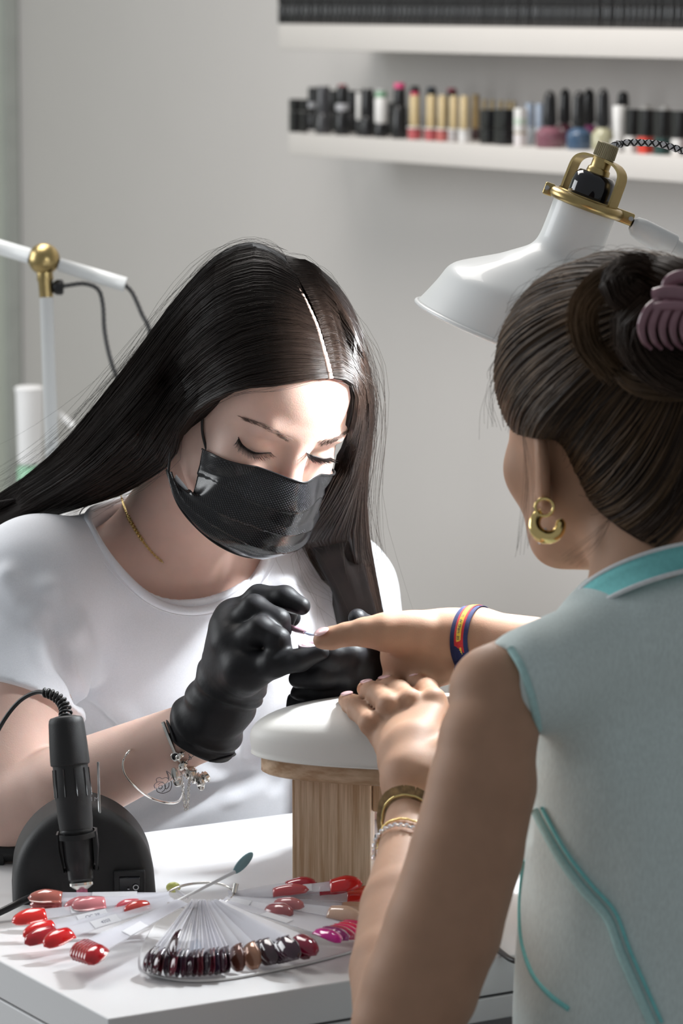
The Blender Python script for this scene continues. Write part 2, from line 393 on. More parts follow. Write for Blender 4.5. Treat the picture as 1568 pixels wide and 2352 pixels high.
# ------------------------------------------------------------------ desk
ZD = 0.75
K0 = PZ(267, 2337, ZD); K0[2] = 0
kl = PZ(0, 2204, ZD); kl[2] = 0; kr = PZ(1140, 2198, ZD); kr[2] = 0
DA = nrm(kl - K0); DB = nrm(kr - K0)
desk = empty('desk', K0 + DA * .26 + DB * .7, 'white laminate manicure desk seen at its corner, holding the swatch fan and nail drill', 'desk')
def slab(a0, a1, b0_, b1, z0, z1, bev=0.0015):
    """block in desk axes: a along the left edge (away from the camera), b along the client's edge"""
    c = K0 + DA * (a0 + a1) / 2 + DB * (b0_ + b1) / 2; c = V(c[0], c[1], (z0 + z1) / 2)
    return box(c, ((b1 - b0_) / 2, (a1 - a0) / 2, (z1 - z0) / 2), DB, nrm(np.cross(V(0, 0, 1), DB)), V(0, 0, 1), bev)
DEP = float((PZ(355, 1908, ZD) * V(1, 1, 0) - K0) @ nrm(np.cross(V(0, 0, 1), DB)))
obj('tabletop', slab(0, DEP, 0, 1.5, ZD - .031, ZD), m_desk, desk)
obj('side_panel', slab(0.001, DEP - .002, 0.001, .030, 0, ZD - .0335), m_desk, desk)
obj('side_panel', slab(0.001, DEP - .002, 1.47, 1.499, 0, ZD - .0335), m_desk, desk)
obj('front_rail', slab(0.001, .020, 0.032, 1.468, ZD - .053, ZD - .0335), m_desk, desk)
obj('joint_shadow_gap', slab(0.004, DEP - .006, 0.004, 1.49, ZD - .034, ZD - .030, 0), m_seam, desk)
obj('back_panel', slab(DEP - .20, DEP - .18, .030, 1.47, .18, ZD - .0335), m_deskd, desk)
obj('drawer', slab(0.03, DEP - .21, .9, 1.46, ZD - .20, ZD - .056), m_deskd, desk)

# ================================================================== head (own frame: x = right of the person, y = forward, z = up)
def head_sdf(ears=True, side=1):
    s = Sdf()
    s.ell((0, -.014, .036), (.073, .092, .084), k=.02)
    s.ell((0, .022, -.012), (.0625, .068, .088), k=.03)
    s.ell((0, .040, .046), (.058, .048, .050), k=.03)
    s.ell((0, .030, -.066), (.050, .054, .040), k=.03)
    s.ell((0, .075, -.097), (.018, .017, .015), k=.022)
    for x in (-1, 1):
        s.cone((x * .058, -.005, -.045), (x * .034, .045, -.088), .014, .013, .025)
        s.ell((x * .036, .064, -.030), (.022, .018, .022), k=.022)
    s.cone((-.034, .078, .0215), (.034, .078, .0215), .0085, .0085, .014)
    for x in (-1, 1):
        s.ell((x * .030, .0955, -.001), (.0195, .0125, .0125), k=.013, mode='s')
        s.ell((x * .031, .0705, -.0035), (.0158, .0145, .0125), k=.004)
        s.cone((x * .018, .0845, -.0075), (x * .031, .0868, -.0105), .0013, .0015, .002, mode='s')
        s.cone((x * .031, .0868, -.0105), (x * .045, .0795, -.008), .0015, .0010, .002, mode='s')
        s.cone((x * .017, .0865, .005), (x * .031, .0875, .0085), .0010, .0011, .003, mode='s')
        s.cone((x * .031, .0875, .0085), (x * .046, .0795, .005), .0011, .0009, .003, mode='s')
    s.cone((0, .083, .012), (0, .106, -.030), .0065, .0095, .012)
    s.ell((0, .108, -.034), (.0105, .0105, .0095), k=.008)
    for x in (-1, 1): s.ell((x * .012, .097, -.037), (.0075, .0095, .007), k=.006)
    s.cone((-.018, .083, -.064), (0, .0915, -.063), .005, .0065, .008); s.cone((.018, .083, -.064), (0, .0915, -.063), .005, .0065, .008)
    s.cone((-.014, .082, -.073), (.014, .082, -.073), .007, .007, .008)
    for x in (-1, 1):
        if not ears: continue
        c, sn = math.cos(.62), math.sin(.62)
        R = np.array([[c, -x * sn, 0], [x * sn, c, 0], [0, 0, 1]])
        s.ell((x * .081, -.006, -.012), (.0062, .0185, .032), R, k=.004)
        s.ell((x * .0862, .001, -.010), (.006, .011, .020), R, k=.004, mode='s')
        s.ell((x * .0755, .004, -.040), (.0055, .008, .011), R, k=.005)
    return s
HT = (np.array([[-0.8369, 0.3639, 0.4089], [-0.5203, -0.761, -0.3875], [0.1701, -0.537, 0.8262]]), V(-0.0711, 3.2582, 1.1623), .9726)
HC = (np.array([[0.8137, -0.5765, -0.0749], [0.5714, 0.8171, -0.0733], [0.1044, 0.0168, 0.9945]]), V(0.2168, 2.8052, 1.1832), 1.03)
_u, _s, _w = np.linalg.svd(HC[0]); HC = (_u @ _w, HC[1], HC[2])
def hw(T, *p): return np.asarray(p, float) @ T[0].T * T[2] + T[1]

# ================================================================== nail technician
BL = V(.848, .53, 0); BF = V(.53, -.848, 0)          # her left, her front
LEAN = nrm(BF * .45 + V(0, 0, 1)); BR = np.stack([BL, np.cross(LEAN, BL), LEAN], 1)
if np.linalg.det(BR) < 0: BR[:, 1] *= -1
headA = head_sdf(False)
A = Sdf()
A.group(headA, .02, HT)
nb = P(430, 1235, 3.40)                                # base of the neck
A.cone(hw(HT, 0, -.035, -.05), nb + V(0, .01, .015), .053, .057, .03)
A.ell(P(430, 1430, 3.48), (.151, .081, .145), BR, k=.03)
sR, sL = P(72, 1340, 3.35), P(765, 1368, 3.52)         # shoulder joints
A.cone(sR, sL, .046, .046, .03)
elR, wrR = P(22, 1868, 3.27), P(470, 1672, 3.19)
A.chain([sR, sR * .5 + elR * .5, elR], [.051, .047, .043], .004)
A.chain([elR, elR * .72 + wrR * .28, wrR], [.0435, .040, .0265], .004)
handR = P(545, 1505, 3.15)
A.chain([wrR, P(530, 1580, 3.17), handR], [.0235, .0215, .022], .012)
elL, wrL = P(925, 1810, 3.42), P(880, 1640, 3.24)
A.chain([sL, sL * .5 + elL * .5, elL], [.050, .044, .038], .004)
A.chain([elL, wrL, P(850, 1585, 3.19)], [.036, .024, .022], .012)
tech = empty('person', V(P(500, 1950, 3.62)[0], P(500, 1950, 3.62)[1], 0),
             'dark-haired technician in black face mask, white t-shirt and black gloves bending over the work', 'person', 'people at the desk')
obj('body', A.mesh(.0020), m_skin1, tech, smooth=True)

# t-shirt ----------------------------------------------------------
S = Sdf()
def torso(s, g):
    s.cone(sR, sL, .054 + g, .054 + g, .03)
    s.ell(P(430, 1430, 3.48), (.158 + g, .088 + g, .150), BR, k=.05)
    s.ell(P(455, 1640, 3.555), (.140 + g, .095 + g, .16), BR, k=.05)
    s.ell(P(480, 1850, 3.615), (.150 + g, .105 + g, .14), k=.05)
    s.ell(P(320, 1515, 3.425), (.062, .055, .062), BR, k=.05); s.ell(P(575, 1545, 3.475), (.060, .055, .060), BR, k=.05)
torso(S, .004)
slv = P(52, 1616, 3.315)
dR = nrm(elR - sR); slL = sL * .55 + elL * .45; dL = nrm(elL - sL)
g_ = Sdf(); g_.cone(sR + V(.005, 0, .002), slv + dR * .05, .060, .056, .03).cut(slv, nrm(dR + V(-.22, 0, 0))); S.group(g_, .02)
g_ = Sdf(); g_.cone(sL, slL + dL * .05, .060, .050, .03).cut(slL, dL); S.group(g_, .02)
# neckline
nN = nrm(V(.20, -.52, .83)); nX = nrm(BL - nN * (BL @ nN)); nY = np.cross(nN, nX)
ncen = P(425, 1168, 3.37)
S.cone(ncen - nN * .02, ncen + nN * .20, .088, .10, .004, flat=(nY, .83), mode='s')
# folds: creases laid on the cloth
def crease(pts, r, depth, t0=3.2, t1=3.75, up=False):
    h = Sb.hits(pts, t0, t1)
    S.chain([q + V(0, (1 if up else -1) * (r - depth), 0) for q in h], np.linspace(r, r * .6, len(h)), .012, mode='u' if up else 's')
Sb = Sdf(); torso(Sb, .004); Sb.cone(sR + V(0.005, 0, .002), slv, .060, .0545, .03)
crease([(75, 1380), (130, 1500), (178, 1590), (200, 1700)], .010, .0025)
crease([(105, 1360), (160, 1450), (205, 1560)], .012, .004, up=True)
crease([(640, 1400), (700, 1330), (735, 1290)], .010, .004)
crease([(610, 1330), (680, 1440), (700, 1540)], .011, .004)
crease([(655, 1330), (715, 1430), (740, 1500)], .010, .004, up=True)
crease([(20, 1330), (80, 1420), (95, 1520)], .010, .003, up=True)
crease([(215, 1640), (330, 1790), (420, 1850)], .012, .004)
crease([(250, 1600), (380, 1720), (520, 1820)], .014, .004, up=True)
crease([(330, 1900), (450, 1840), (600, 1790)], .012, .004)
crease([(600, 1600), (560, 1700), (640, 1800)], .012, .003)
S.disp.append(lambda q: .0022 * wav(q * V(1, 1, .6), 26, 3) + .0010 * wav(q, 70, 5))
shirt = obj('t_shirt', S.mesh(.0026), m_tee, tech, smooth=True)
# collar rib: a band round the neck opening
an = np.linspace(0, 2 * np.pi, 96, endpoint=False); ring = []
for a in an:
    d = nX * math.cos(a) + nY * math.sin(a) * .83
    ts = np.linspace(-.12, .16, 140); q = ncen + d * .0895 + ts[:, None] * nN; dd = S.ev(q)
    i = np.where(dd < 0)[0]; ring.append(q[i[-1]] if len(i) else q[np.argmin(dd)])
ring = np.array(ring); 
for _ in range(6): ring = (np.roll(ring, 1, 0) + 2 * ring + np.roll(ring, -1, 0)) / 4
out = ring - ncen; out = out - (out @ nN)[:, None] * nN; out /= np.linalg.norm(out, axis=1)[:, None]
v, f = tube(ring + out * .002, .0042, 8, closed=True); obj('collar', (v, f), m_tee, shirt, smooth=True)
v2 = ring + out * .010 + nN * .0008; obj('stitching', tube(v2, .0006, 5, closed=True), m_tee, shirt, smooth=True)
# sleeve hem
# trousers and legs under the desk
T = Sdf(); hip = P(500, 1950, 3.66); hip[2] = .60
for sx in (-1, 1):
    hj = hip + BL * sx * .09; kn = hj + BF * .36 + BL * sx * .03; kn[2] = .50; kn = kn - BF * .02; ft = kn + BF * .02; ft[2] = .07
    T.cone(hj, kn, .082, .062, .03); T.cone(kn, ft, .058, .045, .02); T.ell(ft + BF * .07 - V(0, 0, .02), (.045, .12, .048), np.stack([BL, BF, V(0, 0, 1)], 1), k=.02)
T.ell(hip + V(0, 0, .03), (.165, .12, .12), np.stack([BL, BF, V(0, 0, 1)], 1), k=.04)
obj('trousers', T.mesh(.006, .01), m_jean, tech, smooth=True)
def stool(at, label, zs):
    e = empty('stool', V(at[0], at[1], 0), label, 'stool', 'stools at the desk'); a = V(at[0], at[1], 0)
    obj('seat', lathe([(zs - .07, .10), (zs - .065, .17), (zs - .03, .185), (zs - .008, .175), (zs, .14), (zs + .001, .01)], a, V(0, 0, 1), 40), m_blackm, e, angle=40)
    obj('column', lathe([(.08, .035), (.25, .035), (.26, .024), (zs - .06, .024)], a, V(0, 0, 1), 20), m_steel, e, angle=40)
    for k in range(5):
        d = V(math.cos(k * 1.2566), math.sin(k * 1.2566), 0)
        obj('leg', tube([a + V(0, 0, .10), a + d * .14 + V(0, 0, .085), a + d * .25 + V(0, 0, .06)], [.02, .016, .012], 10), m_steel, e, smooth=True)
        obj('castor', lathe([(-.012, .012), (-.010, .025), (.010, .025), (.012, .012)], a + d * .25 + V(0, 0, .026), np.cross(d, V(0, 0, 1)), 16), m_black, e, angle=40)
stool(hip, 'black round stool under the nail technician', .50)

# gloves -----------------------------------------------------------
def finger(s, pts, rad, k=.004):
    g = Sdf(); g.chain([P(*q) for q in pts], [r for r in rad], .005); s.group(g, k)
G = Sdf()
cuff = [P(446, 1712, 3.20), P(470, 1672, 3.19), P(508, 1612, 3.175), P(534, 1562, 3.165)]
G.chain(cuff, [.0350, .0320, .0290, .0265], .004)
pw = cuff[-1]
mcp = dict(i=(540, 1418, 3.165), m=(530, 1445, 3.150), r=(535, 1482, 3.135), l=(560, 1535, 3.120))
for c, r in zip('imrl', (.0175, .0195, .0205, .020)): G.cone(pw, P(*mcp[c]), .024, r, .012)
G.ell(P(545, 1500, 3.155), (.022, .022, .034), k=.012)
finger(G, [(532, 1432, 3.165), (594, 1372, 3.150), (655, 1373, 3.135), (692, 1392, 3.128)], [.0150, .0105, .0098, .0078], .006)
finger(G, [(535, 1452, 3.150), (583, 1396, 3.128), (638, 1425, 3.118), (648, 1447, 3.125)], [.0165, .0112, .0100, .0085], .005)
finger(G, [(545, 1488, 3.135), (598, 1446, 3.108), (638, 1468, 3.100), (647, 1487, 3.104)], [.0165, .0115, .0100, .0088], .005)
finger(G, [(565, 1548, 3.125), (628, 1526, 3.100), (690, 1516, 3.090), (738, 1499, 3.085)], [.0180, .0115, .0092, .0066], .008)
finger(G, [(545, 1530, 3.18), (585, 1470, 3.190), (630, 1425, 3.180), (668, 1418, 3.160)], [.016, .012, .0105, .0085], .008)
G.cone(P(560, 1500, 3.14), P(592, 1496, 3.125), .014, .008, .006)
ax = nrm(cuff[0] - cuff[-1])
def glove_wr(c0_, ax_, amp, lo, hi, fr=330):
    def g(q):
        s = (q - c0_) @ ax_; w_ = np.clip((s - lo) / .02, 0, 1) * np.clip((hi - s) / .03, 0, 1)
        a = s * fr + 2.2 * np.sin(q[:, 0] * 55 + q[:, 2] * 70) + 1.3 * np.sin(q[:, 2] * 140 + 1)
        return -amp * w_ * np.abs(np.sin(a / 2)) ** 3
    return g
G.disp.append(glove_wr(cuff[-1], ax, .0022, -.012, .085))
G.disp.append(lambda q: .0003 * wav(q, 120, 9, 1.0))
# open cuff end
G.cut(cuff[0] - ax * .011, ax)
gR = obj('glove', G.mesh(.0011), m_glove, tech, smooth=True)
nC = cuff[0] + ax * -.012
# rolled bead at the cuff
pa = nrm(np.cross(ax, V(0, 0, 1))); pb = np.cross(ax, pa); bead_ring = []
for a in np.linspace(0, 2 * np.pi, 60, endpoint=False):
    d = pa * math.cos(a) + pb * math.sin(a); c_ = cuff[0] - ax * .0125 + ax * .004 * math.sin(3 * a) ; ts = np.linspace(.015, .06, 60); q = c_ + ts[:, None] * d
    i = np.argmax(G.ev(q) > 0); bead_ring.append(q[i] + d * .0006)
bead_ring = np.array(bead_ring)
for _ in range(2): bead_ring = (np.roll(bead_ring, 1, 0) + 2 * bead_ring + np.roll(bead_ring, -1, 0)) / 4
# left glove (under the client's fingers)
G2 = Sdf()
G2.chain([P(893, 1690, 3.27), P(884, 1640, 3.24), P(868, 1590, 3.20)], [.030, .027, .026], .012)
for c, t, r in (((842, 1528, 3.15), 0, .020), ((850, 1560, 3.16), 0, .020), ((850, 1588, 3.17), 0, .018), ((840, 1608, 3.18), 0, .016)): G2.cone(P(868, 1590, 3.20), P(*c), .026, r, .01)
finger(G2, [(846, 1528, 3.125), (805, 1508, 3.105), (765, 1508, 3.100), (722, 1518, 3.105)], [.0150, .0135, .0112, .0085], .005)
finger(G2, [(850, 1556, 3.125), (800, 1545, 3.105), (740, 1552, 3.105), (684, 1558, 3.11)], [.0150, .0120, .0105, .0078], .004)
finger(G2, [(850, 1586, 3.13), (795, 1583, 3.115), (740, 1590, 3.12), (690, 1590, 3.125)], [.0135, .0108, .0095, .0070], .004)
finger(G2, [(842, 1606, 3.14), (780, 1616, 3.13), (720, 1618, 3.135), (674, 1612, 3.14)], [.0120, .0098, .0085, .0062], .004)
finger(G2, [(870, 1580, 3.20), (872, 1500, 3.200), (845, 1445, 3.185), (822, 1420, 3.175)], [.016, .0125, .0108, .0085], .008)
G2.disp.append(glove_wr(P(884, 1640, 3.24), V(0, 0, -1), .0018, -.06, .03)); G2.disp.append(lambda q: .0006 * wav(q, 150, 12, 1.2))
obj('glove', G2.mesh(.0012), m_glove, tech, smooth=True)

# face mask --------------------------------------------------------
rows = [[(.059, .041, -.040), (.0455, .0755, -.0240), (.025, .0975, -.0160), (0, .1145, -.0116)],
        [(.0605, .048, -.060), (.054, .078, -.043), (.030, .105, -.036), (0, .1275, -.0300)],
        [(.0625, .056, -.0835), (.060, .079, -.064), (.035, .108, -.058), (0, .1285, -.055)],
        [(.0715, .038, -.0835), (.064, .074, -.080), (.037, .108, -.080), (0, .1255, -.078)],
        [(.0760, .024, -.0805), (.068, .066, -.094), (.039, .104, -.097), (0, .1190, -.096)],
        [(.0755, .022, -.0830), (.065, .054, -.101), (.036, .084, -.113), (0, .0980, -.116)]]
rows = [[np.array(c) for c in r] for r in rows]
rows = [r + [c * V(-1, 1, 1) for c in r[-2::-1]] for r in rows]
ctl = np.array(rows); NU, NVv = 97, 81
cu = np.array([cr(r, NU) for r in ctl]); G3 = np.stack([cr(cu[:, j], NVv) for j in range(NU)], 1)      # [v, u, 3]
vv_ = np.linspace(0, 1, NVv)[:, None]; uu_ = np.linspace(0, 1, NU)[None]
nor = np.cross(np.gradient(G3, axis=1), np.gradient(G3, axis=0)); nor /= np.linalg.norm(nor, axis=2)[..., None]
if nor[40, 48, 1] < 0: nor = -nor
pl = np.zeros((NVv, NU))
for c_, a_ in ((.26, .0014), (.50, .0030), (.70, .0026), (.86, .0020)):
    pl += a_ * np.clip(1 - np.abs(vv_ - c_ + .03 * np.sin(uu_ * 9 + c_ * 7)) / .085, 0, 1) * ((vv_ - c_ + .03 * np.sin(uu_ * 9 + c_ * 7)) < 0.0)
def clear_skin(X, gap):
    sh = X.shape; q = X.reshape(-1, 3).copy()
    for _ in range(4):
        d = headA.ev(q); e = 1e-3; g = np.stack([headA.ev(q + V(*v_)) - d for v_ in ((e, 0, 0), (0, e, 0), (0, 0, e))], 1); g /= np.linalg.norm(g, axis=1)[:, None] + 1e-9
        q += g * np.clip(gap - d, 0, .01)[:, None]
    return q.reshape(sh)
G3 = clear_skin(G3, .0034)
for _ in range(3):
    G3[1:-1, 1:-1] = (G3[1:-1, 1:-1] * 2 + G3[:-2, 1:-1] + G3[2:, 1:-1] + G3[1:-1, :-2] + G3[1:-1, 2:]) / 6
pl += .0008 * np.sin(uu_ * 31 + vv_ * 6) * np.sin(vv_ * 9)
o_ = (G3 + nor * pl[..., None]).reshape(-1, 3); i_ = (G3 - nor * .0012).reshape(-1, 3)
fm = grid_faces(NVv, NU); n0 = len(o_)
edge = []
for i in range(NVv - 1): edge += [(i * NU, (i + 1) * NU), (i * NU + NU - 1, (i + 1) * NU + NU - 1)]
for j in range(NU - 1): edge += [(j, j + 1), ((NVv - 1) * NU + j, (NVv - 1) * NU + j + 1)]
fo = fm + [(a, b, b + n0, a + n0) for a, b in edge]
uvm = np.stack([np.broadcast_to(uu_, (NVv, NU)).ravel() * 105, np.broadcast_to(vv_, (NVv, NU)).ravel() * 62], 1)
wv = lambda q: hw(HT, *q.T) if False else q @ HT[0].T * HT[2] + HT[1]
mask = obj('face_mask', (wv(np.vstack([o_, i_])), fo), m_mask, tech, smooth=True, uv=np.vstack([uvm, uvm]))
obj('inner_layer', (wv(i_ - nor.reshape(-1, 3) * .0006), [q[::-1] for q in fm]), m_white, mask, smooth=True)
# white lining showing at the folded side
for sx in (1, -1):
    c = clear_skin(np.array([V(sx * .0712, .0335, -.0785), V(sx * .0660, .049, -.0795), V(sx * .0630, .0570, -.0820), V(sx * .0665, .050, -.0930), V(sx * .071, .036, -.0925)]), .0016)
    pp = wv(np.array(c)); obj('white_lining', prism(pp, HT[0] @ V(sx, 0, 0), .0006), m_paper, mask)
    obj('ear_loop', tube(wv(cr([(sx * .0590, .041, -.041), (sx * .065, .030, -.028), (sx * .0705, .016, -.004), (sx * .078, -.002, .016)], 24)), .0013, 6), m_black, mask, smooth=True)
    obj('ear_loop', tube(wv(cr([(sx * .0760, .026, -.0810), (sx * .0775, .018, -.066), (sx * .0785, .010, -.050), (sx * .081, .000, -.040)], 24)), .0013, 6), m_black, mask, smooth=True)
for i in (0, NVv - 1):
    obj('edge_binding', tube(wv(G3[i] + nor[i] * .0003), .0009, 6), m_black, mask, smooth=True)

# lashes and brows -------------------------------------------------
def strands_mesh(paths, rad, sides=3):
    """paths (n, m, 3); rad (m,) or (n, m); three-sided hairs"""
    p = np.asarray(paths, float); n, m, _ = p.shape; T_ = np.gradient(p, axis=1); T_ /= np.linalg.norm(T_, axis=2)[..., None] + 1e-12
    a = np.cross(T_, V(.35, .9, .25)); a /= np.linalg.norm(a, axis=2)[..., None] + 1e-12; b = np.cross(T_, a)
    an = np.arange(sides) * 2 * np.pi / sides; r = np.broadcast_to(rad, (n, m))[..., None, None]
    v = p[:, :, None] + r * (a[:, :, None] * np.cos(an)[None, None, :, None] + b[:, :, None] * np.sin(an)[None, None, :, None])
    i = np.arange(m - 1)[:, None] * sides; k = np.arange(sides)[None]; k2 = (k + 1) % sides
    q = np.stack([i + k, i + k2, i + sides + k2, i + sides + k], -1).reshape(-1, 4)
    f = (q[None] + (np.arange(n) * m * sides)[:, None, None]).reshape(-1, 4)
    return v.reshape(-1, 3), f
for nm, line, L_, dirs in (('r', [(547, 1004), (556, 1021), (572, 1034), (592, 1041), (622, 1040)], 17, [(-10, 12), (-2, 16), (6, 14), (10, 8)]),
                      ('l', [(703, 1040), (714, 1046), (728, 1050), (744, 1054), (760, 1052)], 17, [(2, 10), (8, 14), (14, 10), (16, 6)])):
    lp = cr(line, 60); h_ = np.array([A.hit(x, y, 3.1, 3.35, .0002) for x, y in lp])
    obj('lash_line', tube(resample(h_, 40), np.concatenate([np.linspace(.0004, .0009, 20), np.linspace(.0009, .0004, 20)]), 6), m_lash, tech, smooth=True)
    ps = []
    for i in np.linspace(2, 59, 96).astype(int):
        dx, dy = cr(dirs, 60)[i]; s_ = rng.uniform(.85, 1.5); q0 = h_[i]; t_s = (q0 - CAM) @ FW
        x, y = lp[i]; q2 = P(x + dx * s_, y + dy * s_, t_s - .009); q1 = P(x + dx * s_ * .5, y + dy * s_ * .62, t_s - .006)
        ps.append(cr([q0, q1, q2], 6))
    obj('eyelashes', strands_mesh(ps, np.linspace(.00032, .00008, 6)), m_lash, tech)['kind'] = 'stuff'
for nm, line, wd, dr in (('r', [(556, 961), (592, 974), (634, 992), (672, 1016)], (3, 6, 9, 7), (-14, -6)), ('l', [(733, 1022), (765, 1013), (797, 993)], (7, 6, 3), (13, -9))):
    lp = cr(line, 80); wdp = cr(np.array([wd]).T, 80)[:, 0]; ps = []
    for k in range(190):
        i = rng.integers(0, 80); x, y = lp[i] + V(rng.normal() * 2, rng.uniform(-1, 1) * wdp[i] * .8)
        s_ = rng.uniform(.5, 1); q = [A.hit(x, y, 3.1, 3.35, .0001), A.hit(x + dr[0] * s_ * .5, y + dr[1] * s_ * .5 - 1, 3.1, 3.35, .0009), A.hit(x + dr[0] * s_, y + dr[1] * s_, 3.1, 3.35, .0004)]
        ps.append(q)
    obj('eyebrow', strands_mesh(ps, np.array([.00013, .00013, .00005])), m_brow, tech)['kind'] = 'stuff'
# ================================================================== hair
def scalp_t(T, c, r):
    """depth finder for an inflated skull ellipsoid given in head coordinates"""
    R, q0, sc = T; c = np.asarray(c, float); r = np.asarray(r, float)
    def f(x, y):
        d = ray(x, y) @ R / sc / r; o = ((CAM - q0) @ R / sc - c) / r
        a = d @ d; b = o @ d; k = o @ o - 1; D = b * b - a * k
        f.hit = D > 0
        return (-b - math.sqrt(D)) / a if D > 0 else -b / a
    return f
def guides(gs, tf, n=20):
    out = []
    for g in gs:
        pts = np.array([P(q[0], q[1], tf(q[0], q[1]) + (q[2] if len(q) > 3 else 0) if len(q) != 3 else q[2]) for q in g])
        c_ = cr(pts, 160); c_ = resample(c_, 300); out.append(c_[np.round(np.linspace(0, 1, n) ** 1.45 * 299).astype(int)])
    return np.array(out)                      # [guide, along, 3]
def sheet(gd, a, l):
    """bicubic sample of the guide surface: a in [0, guides-1], l in [0, n-1]"""
    m = len(gd); a = np.clip(a, 0, m - 1 - 1e-6); i = a.astype(int); u = (a - i)[..., None]
    g = lambda k: gd[np.clip(i + k, 0, m - 1), l]
    p0, p1, p2, p3 = g(-1), g(0), g(1), g(2)
    return 0.5 * (2 * p1 + (p2 - p0) * u + (2 * p0 - 5 * p1 + 4 * p2 - p3) * u**2 + (-p0 + 3 * p1 - 3 * p2 + p3) * u**3)
def sheet_normals(gd, cen):
    da = np.gradient(gd, axis=0); dl = np.gradient(gd, axis=1); n = np.cross(da, dl); n /= np.linalg.norm(n, axis=2)[..., None] + 1e-9
    s = np.sign(((gd - cen) * n).sum(2)); s[s == 0] = 1; return n * s[..., None]
def hair(gd, cen, count, thick, rad=.00030, seed=1, clump=.004, amax=None, wild=.0, taper=True, lrange=(0, 1), orient=None, lift=0):
    r = np.random.default_rng(seed); m, n, _ = gd.shape; nr = sheet_normals(gd, cen) if orient is None else np.broadcast_to(nrm(orient), gd.shape)
    a = r.uniform(0, m - 1, count); l = np.arange(n)
    aa = a[:, None] + .10 * (r.normal(size=(count, 1)) * np.linspace(0, 1, n)[None] ** 1.5) + .05 * np.sin(np.linspace(0, 5, n)[None] + r.uniform(0, 6.3, (count, 1)))
    L = np.broadcast_to(l[None], aa.shape)
    p = sheet(gd, aa, L); nn = sheet(nr, aa, L); nn /= np.linalg.norm(nn, axis=2)[..., None] + 1e-9
    th = np.interp(np.linspace(0, 1, n), np.linspace(0, 1, len(thick)), thick)[None]
    off = r.uniform(0, 1, (count, 1)) ** .5 * th
    lock = np.sin(aa * 19 + 1.3 * np.sin(aa * 7)) * .4 + np.sin(aa * 43 + 2 + L * .12) * .25 + r.normal(size=(count, 1)) * .35
    p = p + nn * (off + clump * lock * th / max(thick) + lift)[..., None]
    if wild: p = p + (r.normal(size=(count, 1, 3)) * np.linspace(0, 1, n)[None, :, None] ** 2 * wild + .4 * wild * np.sin(np.linspace(0, 9, n)[None, :, None] + r.uniform(0, 6, (count, 1, 3))))
    rr = np.full(n, rad); 
    if taper: rr[-6:] *= np.linspace(1, .3, 6)
    return p, rr
def cap_mesh(gd, inset, cen, orient=None):
    nr = sheet_normals(gd, cen) if orient is None else np.broadcast_to(nrm(orient), gd.shape); m, n, _ = gd.shape
    a = np.repeat(np.linspace(0, m - 1, (m - 1) * 6 + 1)[:, None], n, 1); L = np.broadcast_to(np.arange(n)[None], a.shape)
    p = sheet(gd, a, L); nn = sheet(nr, a, L); nn /= np.linalg.norm(nn, axis=2)[..., None] + 1e-9
    k = len(a); o = (p - nn * inset[0]).reshape(-1, 3); i = (p - nn * inset[1]).reshape(-1, 3); f = grid_faces(k, n); N = k * n
    e = [(j, j + 1) for j in range(n - 1)] + [((k - 1) * n + j, (k - 1) * n + j + 1) for j in range(n - 1)] + [(j * n, (j + 1) * n) for j in range(k - 1)] + [(j * n + n - 1, (j + 1) * n + n - 1) for j in range(k - 1)]
    return np.vstack([o, i]), f + [q_[::-1] for q_ in [tuple(x + N for x in q) for q in f]] + [(x, y, y + N, x + N) for x, y in e]
# technician: parted in the middle, falling to both sides ------------
def over(tf, sdf, t0, t1, off):
    def f(x, y):
        t = tf(x, y); q = sdf.hit(x, y, t0, t1, off)
        k = float((q - CAM) @ FW)
        return (min(t, k) if tf.hit else k) if sdf.ev(q[None])[0] < off + .0006 else t
    return f
tT = over(scalp_t(HT, (0, -.014, .038), (.0815, .1015, .093)), A, 3.05, 3.32, .0042); hcen = hw(HT, 0, 0, 0)
gA = [[(753, 868), (700, 874), (640, 886), (560, 893), (500, 918), (450, 960, 3.225), (415, 1005, 3.25), (392, 1055, 3.28), (300, 1112, 3.35), (170, 1152, 3.40), (60, 1186, 3.43), (-60, 1215, 3.45)],
      [(747, 845), (690, 845), (610, 852), (530, 880), (465, 925), (410, 985, 3.24), (370, 1035, 3.27), (310, 1075, 3.32), (200, 1130, 3.37), (90, 1170, 3.41), (-60, 1210, 3.43)],
      [(738, 800), (680, 790), (590, 800), (500, 845), (430, 910), (370, 985, 3.25), (290, 1050, 3.30), (180, 1115, 3.35), (70, 1165, 3.39), (-60, 1205, 3.41)],
      [(723, 745), (650, 725), (550, 745), (460, 810), (390, 890), (320, 980, 3.26), (240, 1050, 3.30), (140, 1115, 3.35), (40, 1165, 3.38), (-60, 1200, 3.40)],
      [(703, 695), (620, 665), (520, 690), (430, 770), (350, 870, 3.26), (280, 960, 3.29), (200, 1045, 3.32), (110, 1110, 3.36), (10, 1165, 3.39), (-70, 1195, 3.40)],
      [(685, 645), (600, 612), (505, 645), (415, 735), (330, 850, 3.29), (255, 945, 3.31), (180, 1035, 3.34), (95, 1105, 3.37), (0, 1163, 3.39), (-75, 1190, 3.40)],
      [(662, 605), (590, 580), (500, 618), (412, 715, 3.31), (325, 830, 3.33), (240, 940, 3.35), (165, 1030, 3.37), (85, 1102, 3.39), (-5, 1160, 3.40), (-80, 1190, 3.41)],
      [(650, 588), (580, 570), (505, 600, 3.33), (420, 695, 3.36), (335, 815, 3.38), (245, 935, 3.40), (165, 1028, 3.41), (85, 1100, 3.42), (-5, 1160, 3.42), (-80, 1190, 3.43)],
      [(640, 600, 3.34), (580, 600, 3.37), (510, 640, 3.40), (430, 730, 3.42), (345, 840, 3.43), (255, 950, 3.44), (175, 1040, 3.44), (90, 1112, 3.44), (0, 1168, 3.44), (-80, 1198, 3.45)]]
gdA = guides(gA, tT)
